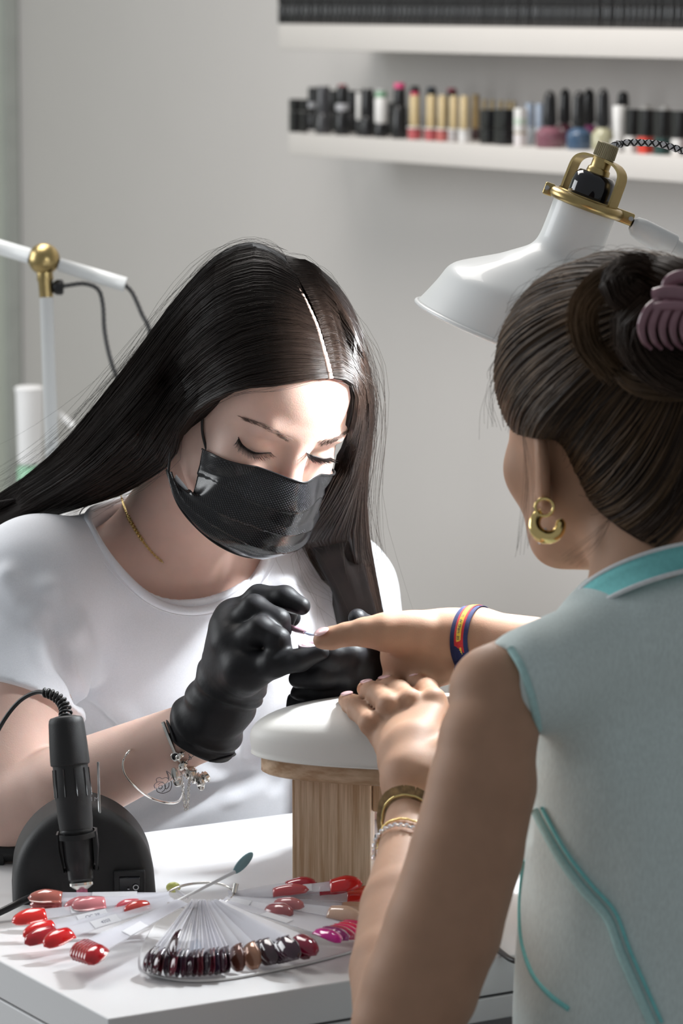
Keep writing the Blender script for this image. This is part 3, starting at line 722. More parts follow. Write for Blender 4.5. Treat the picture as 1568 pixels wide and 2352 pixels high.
gB = [[(760, 868), (790, 872), (812, 890), (814, 930), (803, 980), (790, 1030, 3.29), (768, 1085, 3.30), (742, 1130, 3.31), (706, 1190, 3.34), (690, 1232, 3.375), (735, 1295, 3.40), (772, 1370, 3.41), (790, 1450, 3.42)],
      [(757, 850), (790, 850), (815, 875), (824, 930), (816, 1000), (806, 1060, 3.29), (785, 1120, 3.31), (750, 1180, 3.34), (722, 1235, 3.37), (745, 1295, 3.39), (785, 1370, 3.40), (805, 1450, 3.41)],
      [(749, 805), (780, 800), (808, 835), (826, 890), (830, 960), (822, 1030, 3.30), (808, 1100, 3.31), (786, 1170, 3.34), (772, 1235, 3.37), (785, 1300, 3.39), (815, 1380, 3.40), (835, 1455, 3.41)],
      [(732, 745), (768, 745), (799, 790), (822, 855), (834, 930), (829, 1010, 3.31), (820, 1090, 3.33), (816, 1160, 3.35), (820, 1235, 3.37), (835, 1310, 3.39), (853, 1390, 3.40), (868, 1460, 3.41)],
      [(710, 690), (750, 692), (788, 750), (817, 825), (838, 920, 3.31), (836, 1010, 3.33), (826, 1090, 3.35), (824, 1160, 3.365), (830, 1235, 3.38), (844, 1310, 3.395), (859, 1390, 3.41), (873, 1460, 3.42)],
      [(683, 640), (735, 650), (784, 722), (820, 805), (844, 905, 3.34), (840, 1010, 3.36), (829, 1090, 3.38), (825, 1160, 3.39), (831, 1235, 3.40), (843, 1310, 3.41), (857, 1390, 3.42), (871, 1460, 3.43)],
      [(655, 595), (712, 608), (768, 680, 3.34), (808, 765, 3.37), (836, 870, 3.39), (834, 990, 3.41), (822, 1090, 3.42), (818, 1160, 3.43), (824, 1235, 3.44), (836, 1310, 3.45), (850, 1390, 3.45), (865, 1460, 3.46)]]
gdB = guides(gB, tT)
for gd, nm in ((gdA, 'a'), (gdB, 'b')):
    pass
h1 = empty('hair', hcen); h1.parent = tech; h1.location = hcen - ORG[tech.name]; ORG[h1.name] = hcen
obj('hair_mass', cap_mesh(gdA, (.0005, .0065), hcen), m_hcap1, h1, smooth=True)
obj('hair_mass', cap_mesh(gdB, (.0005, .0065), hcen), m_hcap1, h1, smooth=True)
pA, rA = hair(gdA, hcen, 5200, [.001, .004, .006, .007, .006], .00042, 3, .0022)
pB, rB = hair(gdB, hcen, 3600, [.001, .004, .005, .006, .006], .00040, 4, .0012)
for p_, r_ in ((pA, rA), (pB, rB)): obj('hair_strands', strands_mesh(p_, r_), m_hair1, h1, smooth=True)['kind'] = 'stuff'
fA, rfa = hair(gdA, hcen, 130, [.001, .008, .012, .014, .016], .00012, 5, .002, wild=.012)
fB, rfb = hair(gdB, hcen, 110, [.001, .008, .010, .012, .012], .00012, 6, .002, wild=.012)
obj('flyaway_hairs', strands_mesh(np.vstack([fA, fB]), rfa), m_hair1, h1)['kind'] = 'stuff'
def skullcap(T, mt, par, rr, cuts):
    g = Sdf(); g.ell((0, -.014, .038), rr, k=.001)
    for p_, n_ in cuts: g.cut(p_, n_)
    K = Sdf(); K.group(g, .001, T); obj('hair_mass', K.mesh(.003), mt, par, smooth=True)
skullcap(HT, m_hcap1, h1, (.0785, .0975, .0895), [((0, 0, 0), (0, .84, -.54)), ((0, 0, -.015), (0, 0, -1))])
# pale parting line
pl_ = [P(x, y, tT(x, y)) for x, y in [(758, 870), (752, 840), (740, 795), (727, 750), (708, 705), (688, 665), (668, 632)]]
pq = cr(pl_, 60); pq = pq - np.array([nrm(q - hcen) for q in pq]) * .0006
obj('scalp_parting', tube(pq, np.linspace(.0036, .0014, 60) * (1 + .12 * np.sin(np.arange(60) * 2.1)), 8), m_scalp, h1, smooth=True)

# ================================================================== client
CL = V(-.848, -.53, 0); CF = V(-.53, .848, 0)              # her left, her front
CLEAN = nrm(CF * .22 + V(0, 0, 1)); CR3 = np.stack([CL, np.cross(CLEAN, CL), CLEAN], 1)
headC = head_sdf(True)
B_ = Sdf(); B_.group(headC, .02, HC)
cn = P(1520, 1370, 2.75)
B_.cone(hw(HC, 0, -.035, -.05), cn, .052, .054, .03)
sLc, sRc = P(1142, 1590, 2.665), P(2000, 1640, 2.86)
B_.cone(sLc, cn + V(0, 0, -.03), .036, .045, .03); B_.cone(sRc, cn + V(0, 0, -.03), .036, .045, .03)
B_.ell(P(1650, 1640, 2.79), (.145, .080, .12), CR3, k=.03)
elLc = P(925, 2360, 2.645); wrLc = P(952, 1835, 2.905)
B_.chain([sLc + V(0.004, 0, .0), P(1120, 1700, 2.65), P(1108, 1800, 2.645), P(1072, 1955, 2.64), P(1018, 2130, 2.64), P(965, 2270, 2.645), elLc], [.0335, .0355, .0392, .0410, .0425, .0420, .038], .004)
B_.chain([elLc, P(912, 2230, 2.71), P(926, 2090, 2.775), P(940, 1960, 2.845), wrLc], [.036, .0355, .0330, .0245, .0205], .004)
# left hand on the cushion
B_.ell(P(946, 1745, 2.940), (.0235, .030, .0180), np.stack([V(1, 0, 0), UP, FW], 1), k=.02)
mcpL = [(882, 1690, 2.985), (918, 1662, 2.985), (958, 1645, 2.985), (1000, 1640, 2.98)]
for m_, r_ in zip(mcpL, (.0122, .0124, .0128, .0128)): B_.cone(P(950, 1790, 2.915), P(*m_), .0200, r_, .014)
B_.cone(wrLc, P(950, 1785, 2.915), .0200, .0205, .01)
def finger2(pts, rad, k=.004): finger(B_, pts, rad, k)
finger2([(884, 1692, 2.985), (852, 1662, 2.985), (822, 1632, 3.020), (806, 1617, 3.045), (794, 1609, 3.070)], [.0118, .0092, .0086, .0078, .0068])
finger2([(918, 1662, 2.985), (895, 1622, 2.985), (870, 1598, 3.015), (852, 1589, 3.045), (838, 1583, 3.075)], [.0122, .0098, .0095, .0085, .0072])
finger2([(958, 1645, 2.985), (942, 1612, 2.985), (916, 1590, 3.015), (896, 1580, 3.045), (878, 1575, 3.080)], [.0125, .0100, .0097, .0088, .0074])
finger2([(1000, 1640, 2.985), (996, 1610, 2.985), (980, 1586, 3.015), (963, 1574, 3.045), (948, 1570, 3.075)], [.0125, .0100, .0098, .0088, .0074])
finger2([(985, 1790, 2.90), (1030, 1735, 2.915), (1062, 1690, 2.945), (1080, 1650, 2.975)], [.017, .0135, .011, .009], .01)
# right arm reaching over to the technician
elRc, wrRc = P(1480, 1590, 2.93), P(1098, 1462, 3.045)
B_.chain([sRc, P(1760, 1700, 2.86), elRc], [.045, .041, .037], .004)
B_.chain([elRc, P(1290, 1512, 3.0), wrRc], [.036, .032, .0220], .004)
B_.ell(P(1085, 1462, 3.045), (.022, .0225, .016), k=.012)
B_.chain([wrRc, P(1020, 1470, 3.055), P(950, 1462, 3.06)], [.0215, .0235, .0225], .012)
B_.cone(P(1040, 1478, 3.06), P(930, 1505, 3.075), .024, .020, .012)
B_.ell(P(985, 1508, 3.068), (.036, .018, .0265), k=.014); B_.ell(P(925, 1450, 3.045), (.028, .0145, .015), k=.010)
finger2([(960, 1458, 3.045), (880, 1452, 3.040), (838, 1452, 3.040), (795, 1457, 3.042), (760, 1466, 3.045), (738, 1471, 3.045)], [.0175, .0150, .0118, .0094, .0090, .0073], .008)
for pts in ([(940, 1440, 3.09), (880, 1440, 3.12), (845, 1470, 3.14), (840, 1510, 3.14)], [(945, 1470, 3.10), (895, 1480, 3.13), (865, 1515, 3.15), (862, 1545, 3.14)],
            [(950, 1500, 3.10), (912, 1520, 3.13), (890, 1548, 3.14), (884, 1570, 3.12)], [(960, 1520, 3.09), (940, 1540, 3.11), (920, 1555, 3.12), (900, 1560, 3.11)]):
    finger2(pts, [.0125, .0100, .0092, .0078], .005)
client = empty('person', V(P(1700, 1950, 2.80)[0], P(1700, 1950, 2.80)[1], 0),
               'client seen from behind in a sleeveless aqua linen top, left elbow on the desk edge', 'person', 'people at the desk')
obj('body', B_.mesh(.0022), m_skin2, client, smooth=True)
# nails
def nail(T0, tip, base, wd, mt, par, upv):
    d = nrm(tip - base); u = nrm(upv - d * (upv @ d)); s_ = np.cross(d, u); c = (tip + base) / 2; L = np.linalg.norm(tip - base) / 2
    return obj('fingernail', sphere(c, (L, wd, .0016), 8, np.stack([d, s_, u], 1)), mt, par, smooth=True)
for (x, y, t, x2, y2, t2) in ((794, 1606, 3.064, 806, 1613, 3.042), (838, 1579, 3.070, 851, 1584, 3.042), (878, 1570, 3.074, 894, 1574, 3.042), (946, 1564, 3.070, 960, 1568, 3.042)):
    up_ = nrm(V(-.2, -.1, .9)); nail(0, P(x, y, t) + up_ * .0062, P(x2, y2, t2) + up_ * .0072, .0052, m_pinknail, client, up_)
up_ = nrm(V(-.1, -.35, .9)); nail(0, P(722, 1468, 3.042) + up_ * .0050, P(757, 1462, 3.040) + up_ * .0075, .0058, m_pinknail, client, up_)

# sleeveless top ----------------------------------------------------
W = Sdf()
W.ell(P(1665, 1700, 2.80), (.170, .098, .17), CR3, k=.05)
W.ell(P(1645, 2020, 2.79), (.160, .112, .17), CR3, k=.05)
W.ell(P(1640, 2330, 2.79), (.165, .125, .14), CR3, k=.05)
W.cone(sLc + V(.024, .004, .008), cn + V(.0, 0, -.034), .040, .050, .03); W.cone(sRc, cn + V(0, 0, -.034), .040, .050, .03)
W.ell(cn + V(.014, -.004, -.034), (.088, .074, .062), k=.02)
W.ell(P(1610, 1392, 2.735), (.075, .045, .040), k=.02)
# armhole and neck opening
W.cone(P(1160, 1590, 2.60), P(1105, 1790, 2.60), .050, .060, .004, mode='s') if False else None
wa = nrm(V(-.96, .18, .10)); ac = P(1195, 1700, 2.68)
def armhole(q):
    u = (q - ac) @ wa; return u
W.group((lambda g: g)(Sdf().cone(P(1106, 1560, 2.64), P(1128, 1900, 2.66), .028, .0305, .01).cone(P(1106, 1560, 2.70), P(1128, 1900, 2.72), .028, .0305, .01)), .004, mode='s')
W.cone(cn + V(-.012, .010, .055), hw(HC, 0, -.035, -.05) + V(0, 0, .05), .0585, .060, .004, mode='s')
W.cut(P(1640, 2480, 2.79), V(0, 0, -1))
W.disp.append(lambda q: .0028 * wav(q * V(1, 1, .5), 24, 21) + .0016 * wav(q * V(1, 1, .55), 52, 23, 1.4) + .0009 * wav(q * V(1, 1, .4), 90, 22))
Wb = Sdf(); Wb.ops = W.ops[:5]; Wb.disp = W.disp
vest = obj('sleeveless_top', W.mesh(.0026), m_vest, client, smooth=True)
def seam(pts, r, m_, name='seam', t0=2.4, t1=3.1, off=0.0, fl=None):
    h_ = Wb.hits(pts, t0, t1, off); h_ = cr(h_, 70); return obj(name, tube(h_, r, 8), m_, vest, smooth=True)
seam([(1228, 1862), (1262, 1930), (1295, 1985), (1340, 2045), (1395, 2110), (1425, 2190), (1460, 2270), (1500, 2360)], .0036, m_tealp, off=.001)
seam([(1243, 1855), (1280, 1925), (1312, 1975), (1360, 2035), (1412, 2095), (1445, 2180), (1480, 2260), (1520, 2350)], .0014, m_teal, off=.002)
seam([(1172, 1490), (1198, 1534), (1218, 1592), (1231, 1645), (1236, 1675)], .0030, m_tealp, 'armhole_trim', off=.0)
seam([(1204, 1975), (1196, 2045), (1194, 2110), (1200, 2170), (1222, 2235), (1262, 2285), (1306, 2318)], .0020, m_teal, 'side_piping', off=.0)
# stand collar
CA = nrm(CF * .60 + V(0, 0, 1)); ca = nrm(np.cross(CA, V(0, 0, 1))); cb = np.cross(CA, ca); cc0 = P(1512, 1352, 2.752)
an = np.linspace(0, 2 * np.pi, 80, endpoint=False); ringd = ca * np.cos(an)[:, None] + cb * np.sin(an)[:, None]
rows_ = [(-.010, .0670), (-.010, .0655), (.0035, .0635), (.011, .0620), (.011, .0600), (-.010, .0630)]
vv = np.concatenate([cc0 + CA * a_ + ringd * r_ for a_, r_ in rows_]); obj('collar', (vv, [q[::-1] for q in grid_faces(len(rows_), 80, True, True)]), m_teal, vest, smooth=True)
for a_, r_, w_ in ((.0118, .0612, .0018), (-.0105, .0664, .0019)): obj('collar_edge', tube(cc0 + CA * a_ + ringd * r_, w_, 8, closed=True), m_whitetrim, vest, smooth=True)
# trousers and stool
T2 = Sdf(); hip2 = P(1700, 1950, 2.74); hip2[2] = .58
for sx in (-1, 1):
    hj = hip2 + CL * sx * .09; kn = hj + CF * .36 + CL * sx * .02; kn[2] = .50; ft = kn - CF * .02; ft[2] = .07
    T2.cone(hj, kn, .085, .062, .03); T2.cone(kn, ft, .058, .045, .02); T2.ell(ft + CF * .07 - V(0, 0, .02), (.045, .12, .048), np.stack([CL, -CF, V(0, 0, 1)], 1), k=.02)
T2.ell(hip2 + V(0, 0, .03), (.17, .13, .13), CR3, k=.04)
obj('trousers', T2.mesh(.006, .01), m_jean, client, smooth=True)
stool(hip2, 'black round stool under the client', .47)

# client hair -------------------------------------------------------
tC = scalp_t(HC, (0, -.016, .040), (.080, .099, .092)); ccen = hw(HC, 0, 0, 0)
def on_scalp(d, rr=(.080, .099, .092), c=(0, -.016, .040)):
    d = nrm(np.asarray(d, float)); k = 1 / np.linalg.norm(d / np.array(rr)); return hw(HC, *(np.array(c) + d * k))
bun = nrm(V(-.02, -.80, .62)) # knot on the back of the head
vis = [(1250, 640), (1195, 690), (1155, 760), (1140, 830), (1140, 890), (1155, 945), (1182, 990), (1225, 1005), (1285, 1015), (1325, 1085), (1365, 1160), (1430, 1215), (1520, 1250)]
tC0 = scalp_t(HC, (0, -.016, .040), (.080, .099, .092)); tC = over(tC0, B_, 2.5, 2.95, .003); starts = []; real = {}
for x, y in vis:
    real[len(starts) + 2] = P(x, y, tC(x, y)); starts.append(((P(x, y, tC0(x, y)) - HC[1]) @ HC[0] / HC[2] - V(0, -.016, .040)) / V(.08, .099, .092))
starts = [(.30, .70, .85), (-.05, .84, .70)] + [tuple(q) for q in starts] + [(-.2, -.72, -.92), (.3, -.68, -.88), (.62, -.55, -.75), (.88, -.3, -.35), (.95, 0, .0), (.86, .4, .1), (.7, .62, .4), (.50, .70, .66), (.30, .70, .85)]
gC = []
for s_ in starts:
    a_ = nrm(np.array(s_)); ang = math.acos(np.clip(a_ @ bun, -1, 1)); e_ = .22
    us = np.linspace(0, 1 - e_ / max(ang, .5), 16); pts = [on_scalp((math.sin((1 - u) * ang) * a_ + math.sin(u * ang) * bun) / math.sin(ang)) for u in us]
    if len(gC) in real:
        dlt = real[len(gC)] - pts[0]; pts = [q + dlt * (1 - u_) ** 2 for q, u_ in zip(pts, np.linspace(0, 1, len(pts)))]
    gC.append(pts)
gdC = np.array(gC)
h2 = empty('hair', ccen); h2.parent = client; h2.location = ccen - ORG[client.name]; ORG[h2.name] = ccen
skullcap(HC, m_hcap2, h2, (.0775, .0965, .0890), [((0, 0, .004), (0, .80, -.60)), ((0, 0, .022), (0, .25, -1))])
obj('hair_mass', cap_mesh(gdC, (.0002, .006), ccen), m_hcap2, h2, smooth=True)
pc, rc = hair(gdC, ccen, 4600, [.0012, .005, .007, .009, .012], .00045, 8, .0025, taper=False)
obj('hair_strands', strands_mesh(pc, rc), m_hair2, h2, smooth=True)['kind'] = 'stuff'
pc, rc = hair(gdC, ccen, 900, [.002, .006, .0085, .011, .014], .00040, 9, .0025, taper=False)
obj('light_strands', strands_mesh(pc, rc), m_hair3, h2, smooth=True)['kind'] = 'stuff'
fc, rfc = hair(gdC, ccen, 130, [.006, .012, .012, .014, .016], .00013, 10, .002, wild=.008)
obj('flyaway_hairs', strands_mesh(fc, rfc), m_hair2, h2)['kind'] = 'stuff'
def lock(path, r0, r1, count, mt, nm='hair_lock', seed=2, fl=None, tw=0.0):
    """a rope of hairs along a path of (x, y, t) pixels"""
    r = np.random.default_rng(seed); c = resample(cr([P(*q) for q in path], 90), 22); n = 22
    Tn = np.gradient(c, axis=0); Tn /= np.linalg.norm(Tn, axis=1)[:, None]; a = np.cross(Tn, V(.2, 1, .1)); a /= np.linalg.norm(a, axis=1)[:, None]; b = np.cross(Tn, a)
    rad = np.interp(np.linspace(0, 1, n), np.linspace(0, 1, len(r0)), r0); ph = r.uniform(0, 6.283, (count, 1)) + tw * np.linspace(0, 1, n)[None]; q = np.sqrt(r.uniform(0.2, 1, (count, 1))) * rad[None]
    p = c[None] + a[None] * (np.cos(ph) * q)[..., None] + b[None] * (np.sin(ph) * q * r1)[..., None]
    p += (r.normal(size=(count, 1, 3)) * .0035 * np.linspace(0, 1, n)[None, :, None] ** 1.5)
    o = obj(nm, strands_mesh(p, np.full(n, .0001 if nm == 'loose_wisp' else .00040)), mt, h2, smooth=True); o['kind'] = 'stuff'
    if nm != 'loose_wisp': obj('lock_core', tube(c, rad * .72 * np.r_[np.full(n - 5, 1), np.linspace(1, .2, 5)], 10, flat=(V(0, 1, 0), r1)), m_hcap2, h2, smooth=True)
lock([(1545, 700, 2.70), (1500, 640, 2.68), (1440, 632, 2.675), (1385, 650, 2.675), (1345, 695, 2.68), (1338, 745, 2.685), (1355, 800, 2.69), (1400, 850, 2.69)], [.010, .012, .013, .011, .009, .007, .004], .6, 420, m_hair3, seed=11, tw=.8)
lock([(1540, 760, 2.69), (1470, 700, 2.665), (1420, 660, 2.66), (1455, 625, 2.675), (1520, 650, 2.68), (1570, 700, 2.68)], [.012, .015, .014, .013, .012, .012], .7, 420, m_hair2, seed=12, tw=1.5)
lock([(1470, 640, 2.70), (1560, 660, 2.66), (1640, 720, 2.65), (1650, 800, 2.65), (1580, 850, 2.655), (1500, 820, 2.66), (1460, 760, 2.665), (1500, 700, 2.66)], [.016, .020, .022, .022, .021, .019, .016, .014], .8, 800, m_hair2, seed=13, tw=3)
lock([(1410, 850, 2.70), (1450, 880, 2.69), (1510, 888, 2.68), (1600, 880, 2.68), (1680, 850, 2.69)], [.004, .008, .010, .011, .010], .6, 300, m_hair3, seed=14, tw=1)
for pth in ([(1158, 830, 2.84), (1135, 870, 2.85), (1125, 930, 2.85), (1132, 990, 2.85)], [(1200, 985, 2.80), (1212, 1060, 2.79), (1214, 1140, 2.79), (1204, 1215, 2.79), (1198, 1260, 2.79)], [(1400, 1190, 2.72), (1360, 1250, 2.70), (1310, 1300, 2.69)]):
    lock(pth, [.001, .004, .005, .004], .8, 9, m_hair2, 'loose_wisp', seed=int(pth[0][0]), tw=2)
# ================================================================== hand rest
HX = nrm(V(math.cos(math.radians(6)), -math.sin(math.radians(6)), 0)) ; HY = np.cross(V(0, 0, 1), HX)
tipL = P(575, 1700, 3.095); HRc = tipL + HX * .172; ZB = .864
hr = empty('hand_rest', V(HRc[0], HRc[1], ZD), 'cream padded hand rest on pine posts under the clients hands', 'hand rest')
def oval(z, L, Wd, n=64, e=2.3):
    an = np.linspace(0, 2 * np.pi, n, endpoint=False); c = np.cos(an); s_ = np.sin(an)
    x = np.sign(c) * np.abs(c) ** (2 / e) * L; y = np.sign(s_) * np.abs(s_) ** (2 / e) * Wd
    return V(HRc[0], HRc[1], z) + x[:, None] * HX + y[:, None] * HY
def stack(levels, n=64):
    v = np.vstack([oval(z, L, Wd, n) for z, L, Wd in levels]); f = [q[::-1] for q in grid_faces(len(levels), n, False, True)]
    f.append(tuple(range(n))); f.append(tuple((len(levels) - 1) * n + k for k in range(n))[::-1]); return v, f
obj('board', stack([(ZB, .160, .058), (ZB + .0015, .1625, .0605), (ZB + .0145, .1625, .0605), (ZB + .016, .160, .058)]), m_woodh, hr, angle=40)
zc = ZB + .0162; lv = []
for i in range(19):
    a = i / 18; 
    if a < .15: r_ = 1 - .012 * (1 - a / .15) ** 2; z = zc + a * .10; 
    else:
        u = (a - .15) / .85; z = zc + .015 + .035 * math.sin(u * math.pi / 2); r_ = math.cos(u * math.pi / 2) ** .75
    lv.append((z, max(.172 * r_, .002), max(.0685 * r_ ** 1.05, .0008)))
cush = obj('cushion', stack(lv, 96), m_cush, hr, smooth=True)
obj('cushion_seam', tube(oval(zc + .001, .1705, .0678, 96), .0009, 6, closed=True), m_cush, cush, smooth=True)
PXc = P(758, 1950, 3.07)
def post(cx, nm='post'):
    c = V(HRc[0], HRc[1], 0) + HX * cx; z = (ZD + ZB) / 2; y0 = -.002; hy = .019
    o = obj(nm, box(V(c[0], c[1], z) + HY * y0, (.0335, hy, (ZB - ZD) / 2 - .0002), HX, HY, bev=.0012), m_woodv, hr, angle=40)
    for k in range(1, 4): pass
    return c
pc_ = (PXc - HRc) @ HX
for cx in (pc_, .172 * 2 - .172 - pc_ - .02): 
    post(cx)
cs_ = V(HRc[0], HRc[1], 0) + HX * (pc_ + .0395) + HY * .010
obj('brace', box(V(cs_[0], cs_[1], ZB - .0165), (.0055, .020, .0163), HX, HY, bev=.0015), m_woodv, hr, angle=40)

# ================================================================== working lamp (right)
def rodr(v, ax_, a): ax_ = nrm(ax_); return v * math.cos(a) + np.cross(ax_, v) * math.sin(a) + ax_ * (ax_ @ v) * (1 - math.cos(a))
LT = 3.13; pp_ = LT / F
lc = P(1345, 470, LT); la = nrm(-.35 * RT - .94 * UP + .16 * FW)      # from the ring towards the mouth of the shade
lamp = empty('work_lamp', V(lc[0] + .36, lc[1] + .10, ZD), 'white enamel work lamp with a brass ring and black socket over the hand rest', 'lamp', 'work lamps')
prof = [(0, 72), (4, 74), (40, 74), (80, 74.5), (100, 76), (116, 80), (130, 89), (142, 103), (156, 122), (175, 148), (200, 190), (222, 226), (236, 242), (250, 250), (275, 258), (310, 272), (341, 286)]
outer = [(a * pp_, r * pp_) for a, r in prof]; inner = [(a * pp_ + .0006, r * pp_ - .0016) for a, r in prof][::-1]
pf = np.array(outer + inner)
pf2 = np.vstack([resample(cr(np.array(outer), 80), 60), resample(cr(np.array(inner), 80), 60)])
shade = obj('shade', lathe([tuple(q) for q in pf2], lc, la, 72), m_lampw, lamp, smooth=True)
lb1 = nrm(np.cross(la, FW)); lb2 = np.cross(la, lb1); an = np.linspace(0, 2 * np.pi, 72, endpoint=False)
rd = lb1 * np.cos(an)[:, None] + lb2 * np.sin(an)[:, None]
obj('rolled_rim', tube(lc + la * 342 * pp_ + rd * 287 * pp_, .0022, 10, closed=True), m_lampw, shade, smooth=True)
obj('brass_ring', tube(lc - la * 4 * pp_ + rd * 79 * pp_, .0048, 12, closed=True), m_brass, lamp, smooth=True)
obj('ring_plate', lathe([(-.006, .0265), (-.0065, .0275), (.001, .0275), (.0015, .0265)], lc - la * 2 * pp_, la, 40), m_brass, lamp, angle=40)
obj('socket', lathe([(-.0275, .004), (-.027, .010), (-.0258, .0155), (-.022, .0185), (-.0148, .0196), (-.004, .0196), (0, .0185)], lc - la * 5 * pp_, la, 40), m_blackg, lamp, smooth=True)
obj('stem', lathe([(-.0445, .0078), (-.043, .0085), (-.034, .0085), (-.0325, .0100), (-.029, .0105), (-.025, .0105)], lc, la, 28), m_brass, lamp, angle=40)
kn = []; na = 56
obj('knurled_cap', lathe([(-.0562, .0075), (-.0556, .0088), (-.0430, .0092), (-.0424, .0085)], lc, la, 40), m_brass2, lamp, angle=40)
kp = []
for k in range(32):
    a = k * 2 * math.pi / 32; d = lb1 * math.cos(a) + lb2 * math.sin(a); kp.append(tube([lc - la * .0552 + d * .0090, lc - la * .0434 + d * .0094], .0005, 4))
obj('knurling', M(*kp), m_brass2, lamp)['kind'] = 'stuff'
# yoke: a flat brass strap over the socket
yd = nrm(lb1 * 1.0); sgn = 1 if yd @ RT > 0 else -1; yd = yd * sgn; yd_s = yd; yd = nrm(yd * .80 - nrm(np.cross(la, yd)) * .60) if nrm(np.cross(la, yd)) @ FW > 0 else nrm(yd * .80 + nrm(np.cross(la, yd)) * .60); YR = 1.14
yo = nrm(np.cross(la, yd))
yp = cr([lc - la * .003 - yd * .0235, lc - la * .018 - yd * .0235, lc - la * .033 - yd * .0225, lc - la * .0398 - yd * .016, lc - la * .0415 - yd * .006, lc - la * .0415 + yd * .006, lc - la * .0398 + yd * .016, lc - la * .033 + yd * .0225, lc - la * .018 + yd * .0235, lc - la * .003 + yd * .0235], 90)
def strap(path, wdir_, hw_, th_):
    p = np.asarray(path); T_ = np.gradient(p, axis=0); T_ /= np.linalg.norm(T_, axis=1)[:, None]; n_ = np.cross(T_, wdir_); n_ /= np.linalg.norm(n_, axis=1)[:, None]
    q = np.stack([p - wdir_ * hw_ - n_ * th_, p + wdir_ * hw_ - n_ * th_, p + wdir_ * hw_ + n_ * th_, p - wdir_ * hw_ + n_ * th_], 1); m = len(p)
    f = grid_faces(m, 4, False, True); f.append((0, 1, 2, 3)); f.append(tuple((m - 1) * 4 + k for k in (3, 2, 1, 0))); return q.reshape(-1, 3), f
yw = nrm(yo * .92 + yd * .38)
obj('yoke', strap(lc + (yp - lc) * 1.0 + ((yp - lc) @ yd)[:, None] * yd * .14, yo, .0062, .0012), m_brass, lamp, angle=40); yd = yd_s
for sgn_, px in ((-1, 1), (1, 1)):
    c_ = lc - la * 4 * pp_ + yd * sgn_ * 92 * pp_
    lug = obj('lug', box(c_, (.0085 if sgn_ > 0 else .0045, .0042, .0055), yd, nrm(np.cross(la, yd)), la, bev=.0016), m_brass, lamp, angle=40)
    sc_ = c_ - FW * .0045 + yd * (.006 if sgn_ > 0 else -.002); obj('screw', lathe([(-.0012, .0012), (-.0010, .0021), (.0020, .0022)], sc_, FW, 16), m_steel, lug, angle=40)
a1 = lc - la * 4 * pp_ + yd * 101 * pp_
ad = nrm(P(1540, 568, LT + .005) - P(1470, 528, LT))
obj('arm_tip', lathe([(0, .0050), (.003, .0085), (.010, .0100), (.040, .0118), (.0415, .0112)], P(1450, 515, LT), ad, 32), m_lampw, lamp, smooth=True)
arm_end = P(1462, 522, LT) + ad * .16
obj('arm', tube([P(1450, 515, LT) + ad * .038, arm_end], .0085, 20), m_lampw, lamp, smooth=True)
pole_top = arm_end + V(.02, .01, -.02)
obj('joint', sphere(pole_top, .019, 14), m_brass, lamp, smooth=True)
obj('pole', tube([pole_top, V(pole_top[0], pole_top[1], ZD + .012)], .0075, 16), m_lampw, lamp, smooth=True)
obj('base', lathe([(0, .075), (.002, .078), (.012, .078), (.016, .072), (.018, .02)], V(pole_top[0], pole_top[1], ZD), V(0, 0, 1), 48), m_lampw, lamp, angle=40)
def braid(name, path, r, par, pitch=.0062, core=None):
    """two-colour herringbone cord: pale core with dark strands wound over it"""
    p = resample(path, max(40, int(np.linalg.norm(np.diff(path, axis=0), axis=1).sum() / .0012))); o = obj(name, tube(p, r, 10), core or m_paper, par, smooth=True)
    T_ = np.gradient(p, axis=0); T_ /= np.linalg.norm(T_, axis=1)[:, None]; a = nrm(np.cross(T_[0], V(.2, .9, .3))); A_ = []
    for t in T_: a = nrm(a - t * (a @ t)); A_.append(a)
    A_ = np.array(A_); B2 = np.cross(T_, A_); s_ = np.r_[0, np.cumsum(np.linalg.norm(np.diff(p, axis=0), axis=1))]; parts = []
    for w0 in (1, -1):
        for k in range(2):
            ph = w0 * (2 * np.pi * s_ / pitch) / 2 + k * np.pi; q = p + (A_ * np.cos(ph)[:, None] + B2 * np.sin(ph)[:, None]) * (r * .80); parts.append(tube(q, r * .36, 5))
    obj('dark_thread', M(*parts), m_black, o, smooth=True)['kind'] = 'stuff'
    return o
cap0 = lc - la * .0553
braid('cord', cr([cap0 + la * .006 + yd * .002, cap0 - la * .001 + yd * .0045, P(1424, 331, LT), P(1440, 328, LT), P(1475, 328, LT), P(1530, 335, LT), P(1600, 365, LT + .01), P(1680, 450, LT + .02), P(1700, 620, LT + .03), pole_top + V(0.005, 0, .02)], 160), .0029, lamp)
obj('bulb', sphere(lc + la * 205 * pp_, (.020, .020, .024), 12, np.stack([lb1, lb2, la], 1)), mat('glowing_bulb', (1, 1, 1), 0.4, emit=((0.93, 0.97, 1.0), 45)), lamp, smooth=True)
l = bpy.data.lights.new('lamp_light', 'POINT'); l.energy = 20; l.color = (0.93, 0.97, 1.0); l.shadow_soft_size = .024
lo = bpy.data.objects.new('lamp_light', l); col.objects.link(lo); lo.location = lc + la * 262 * pp_

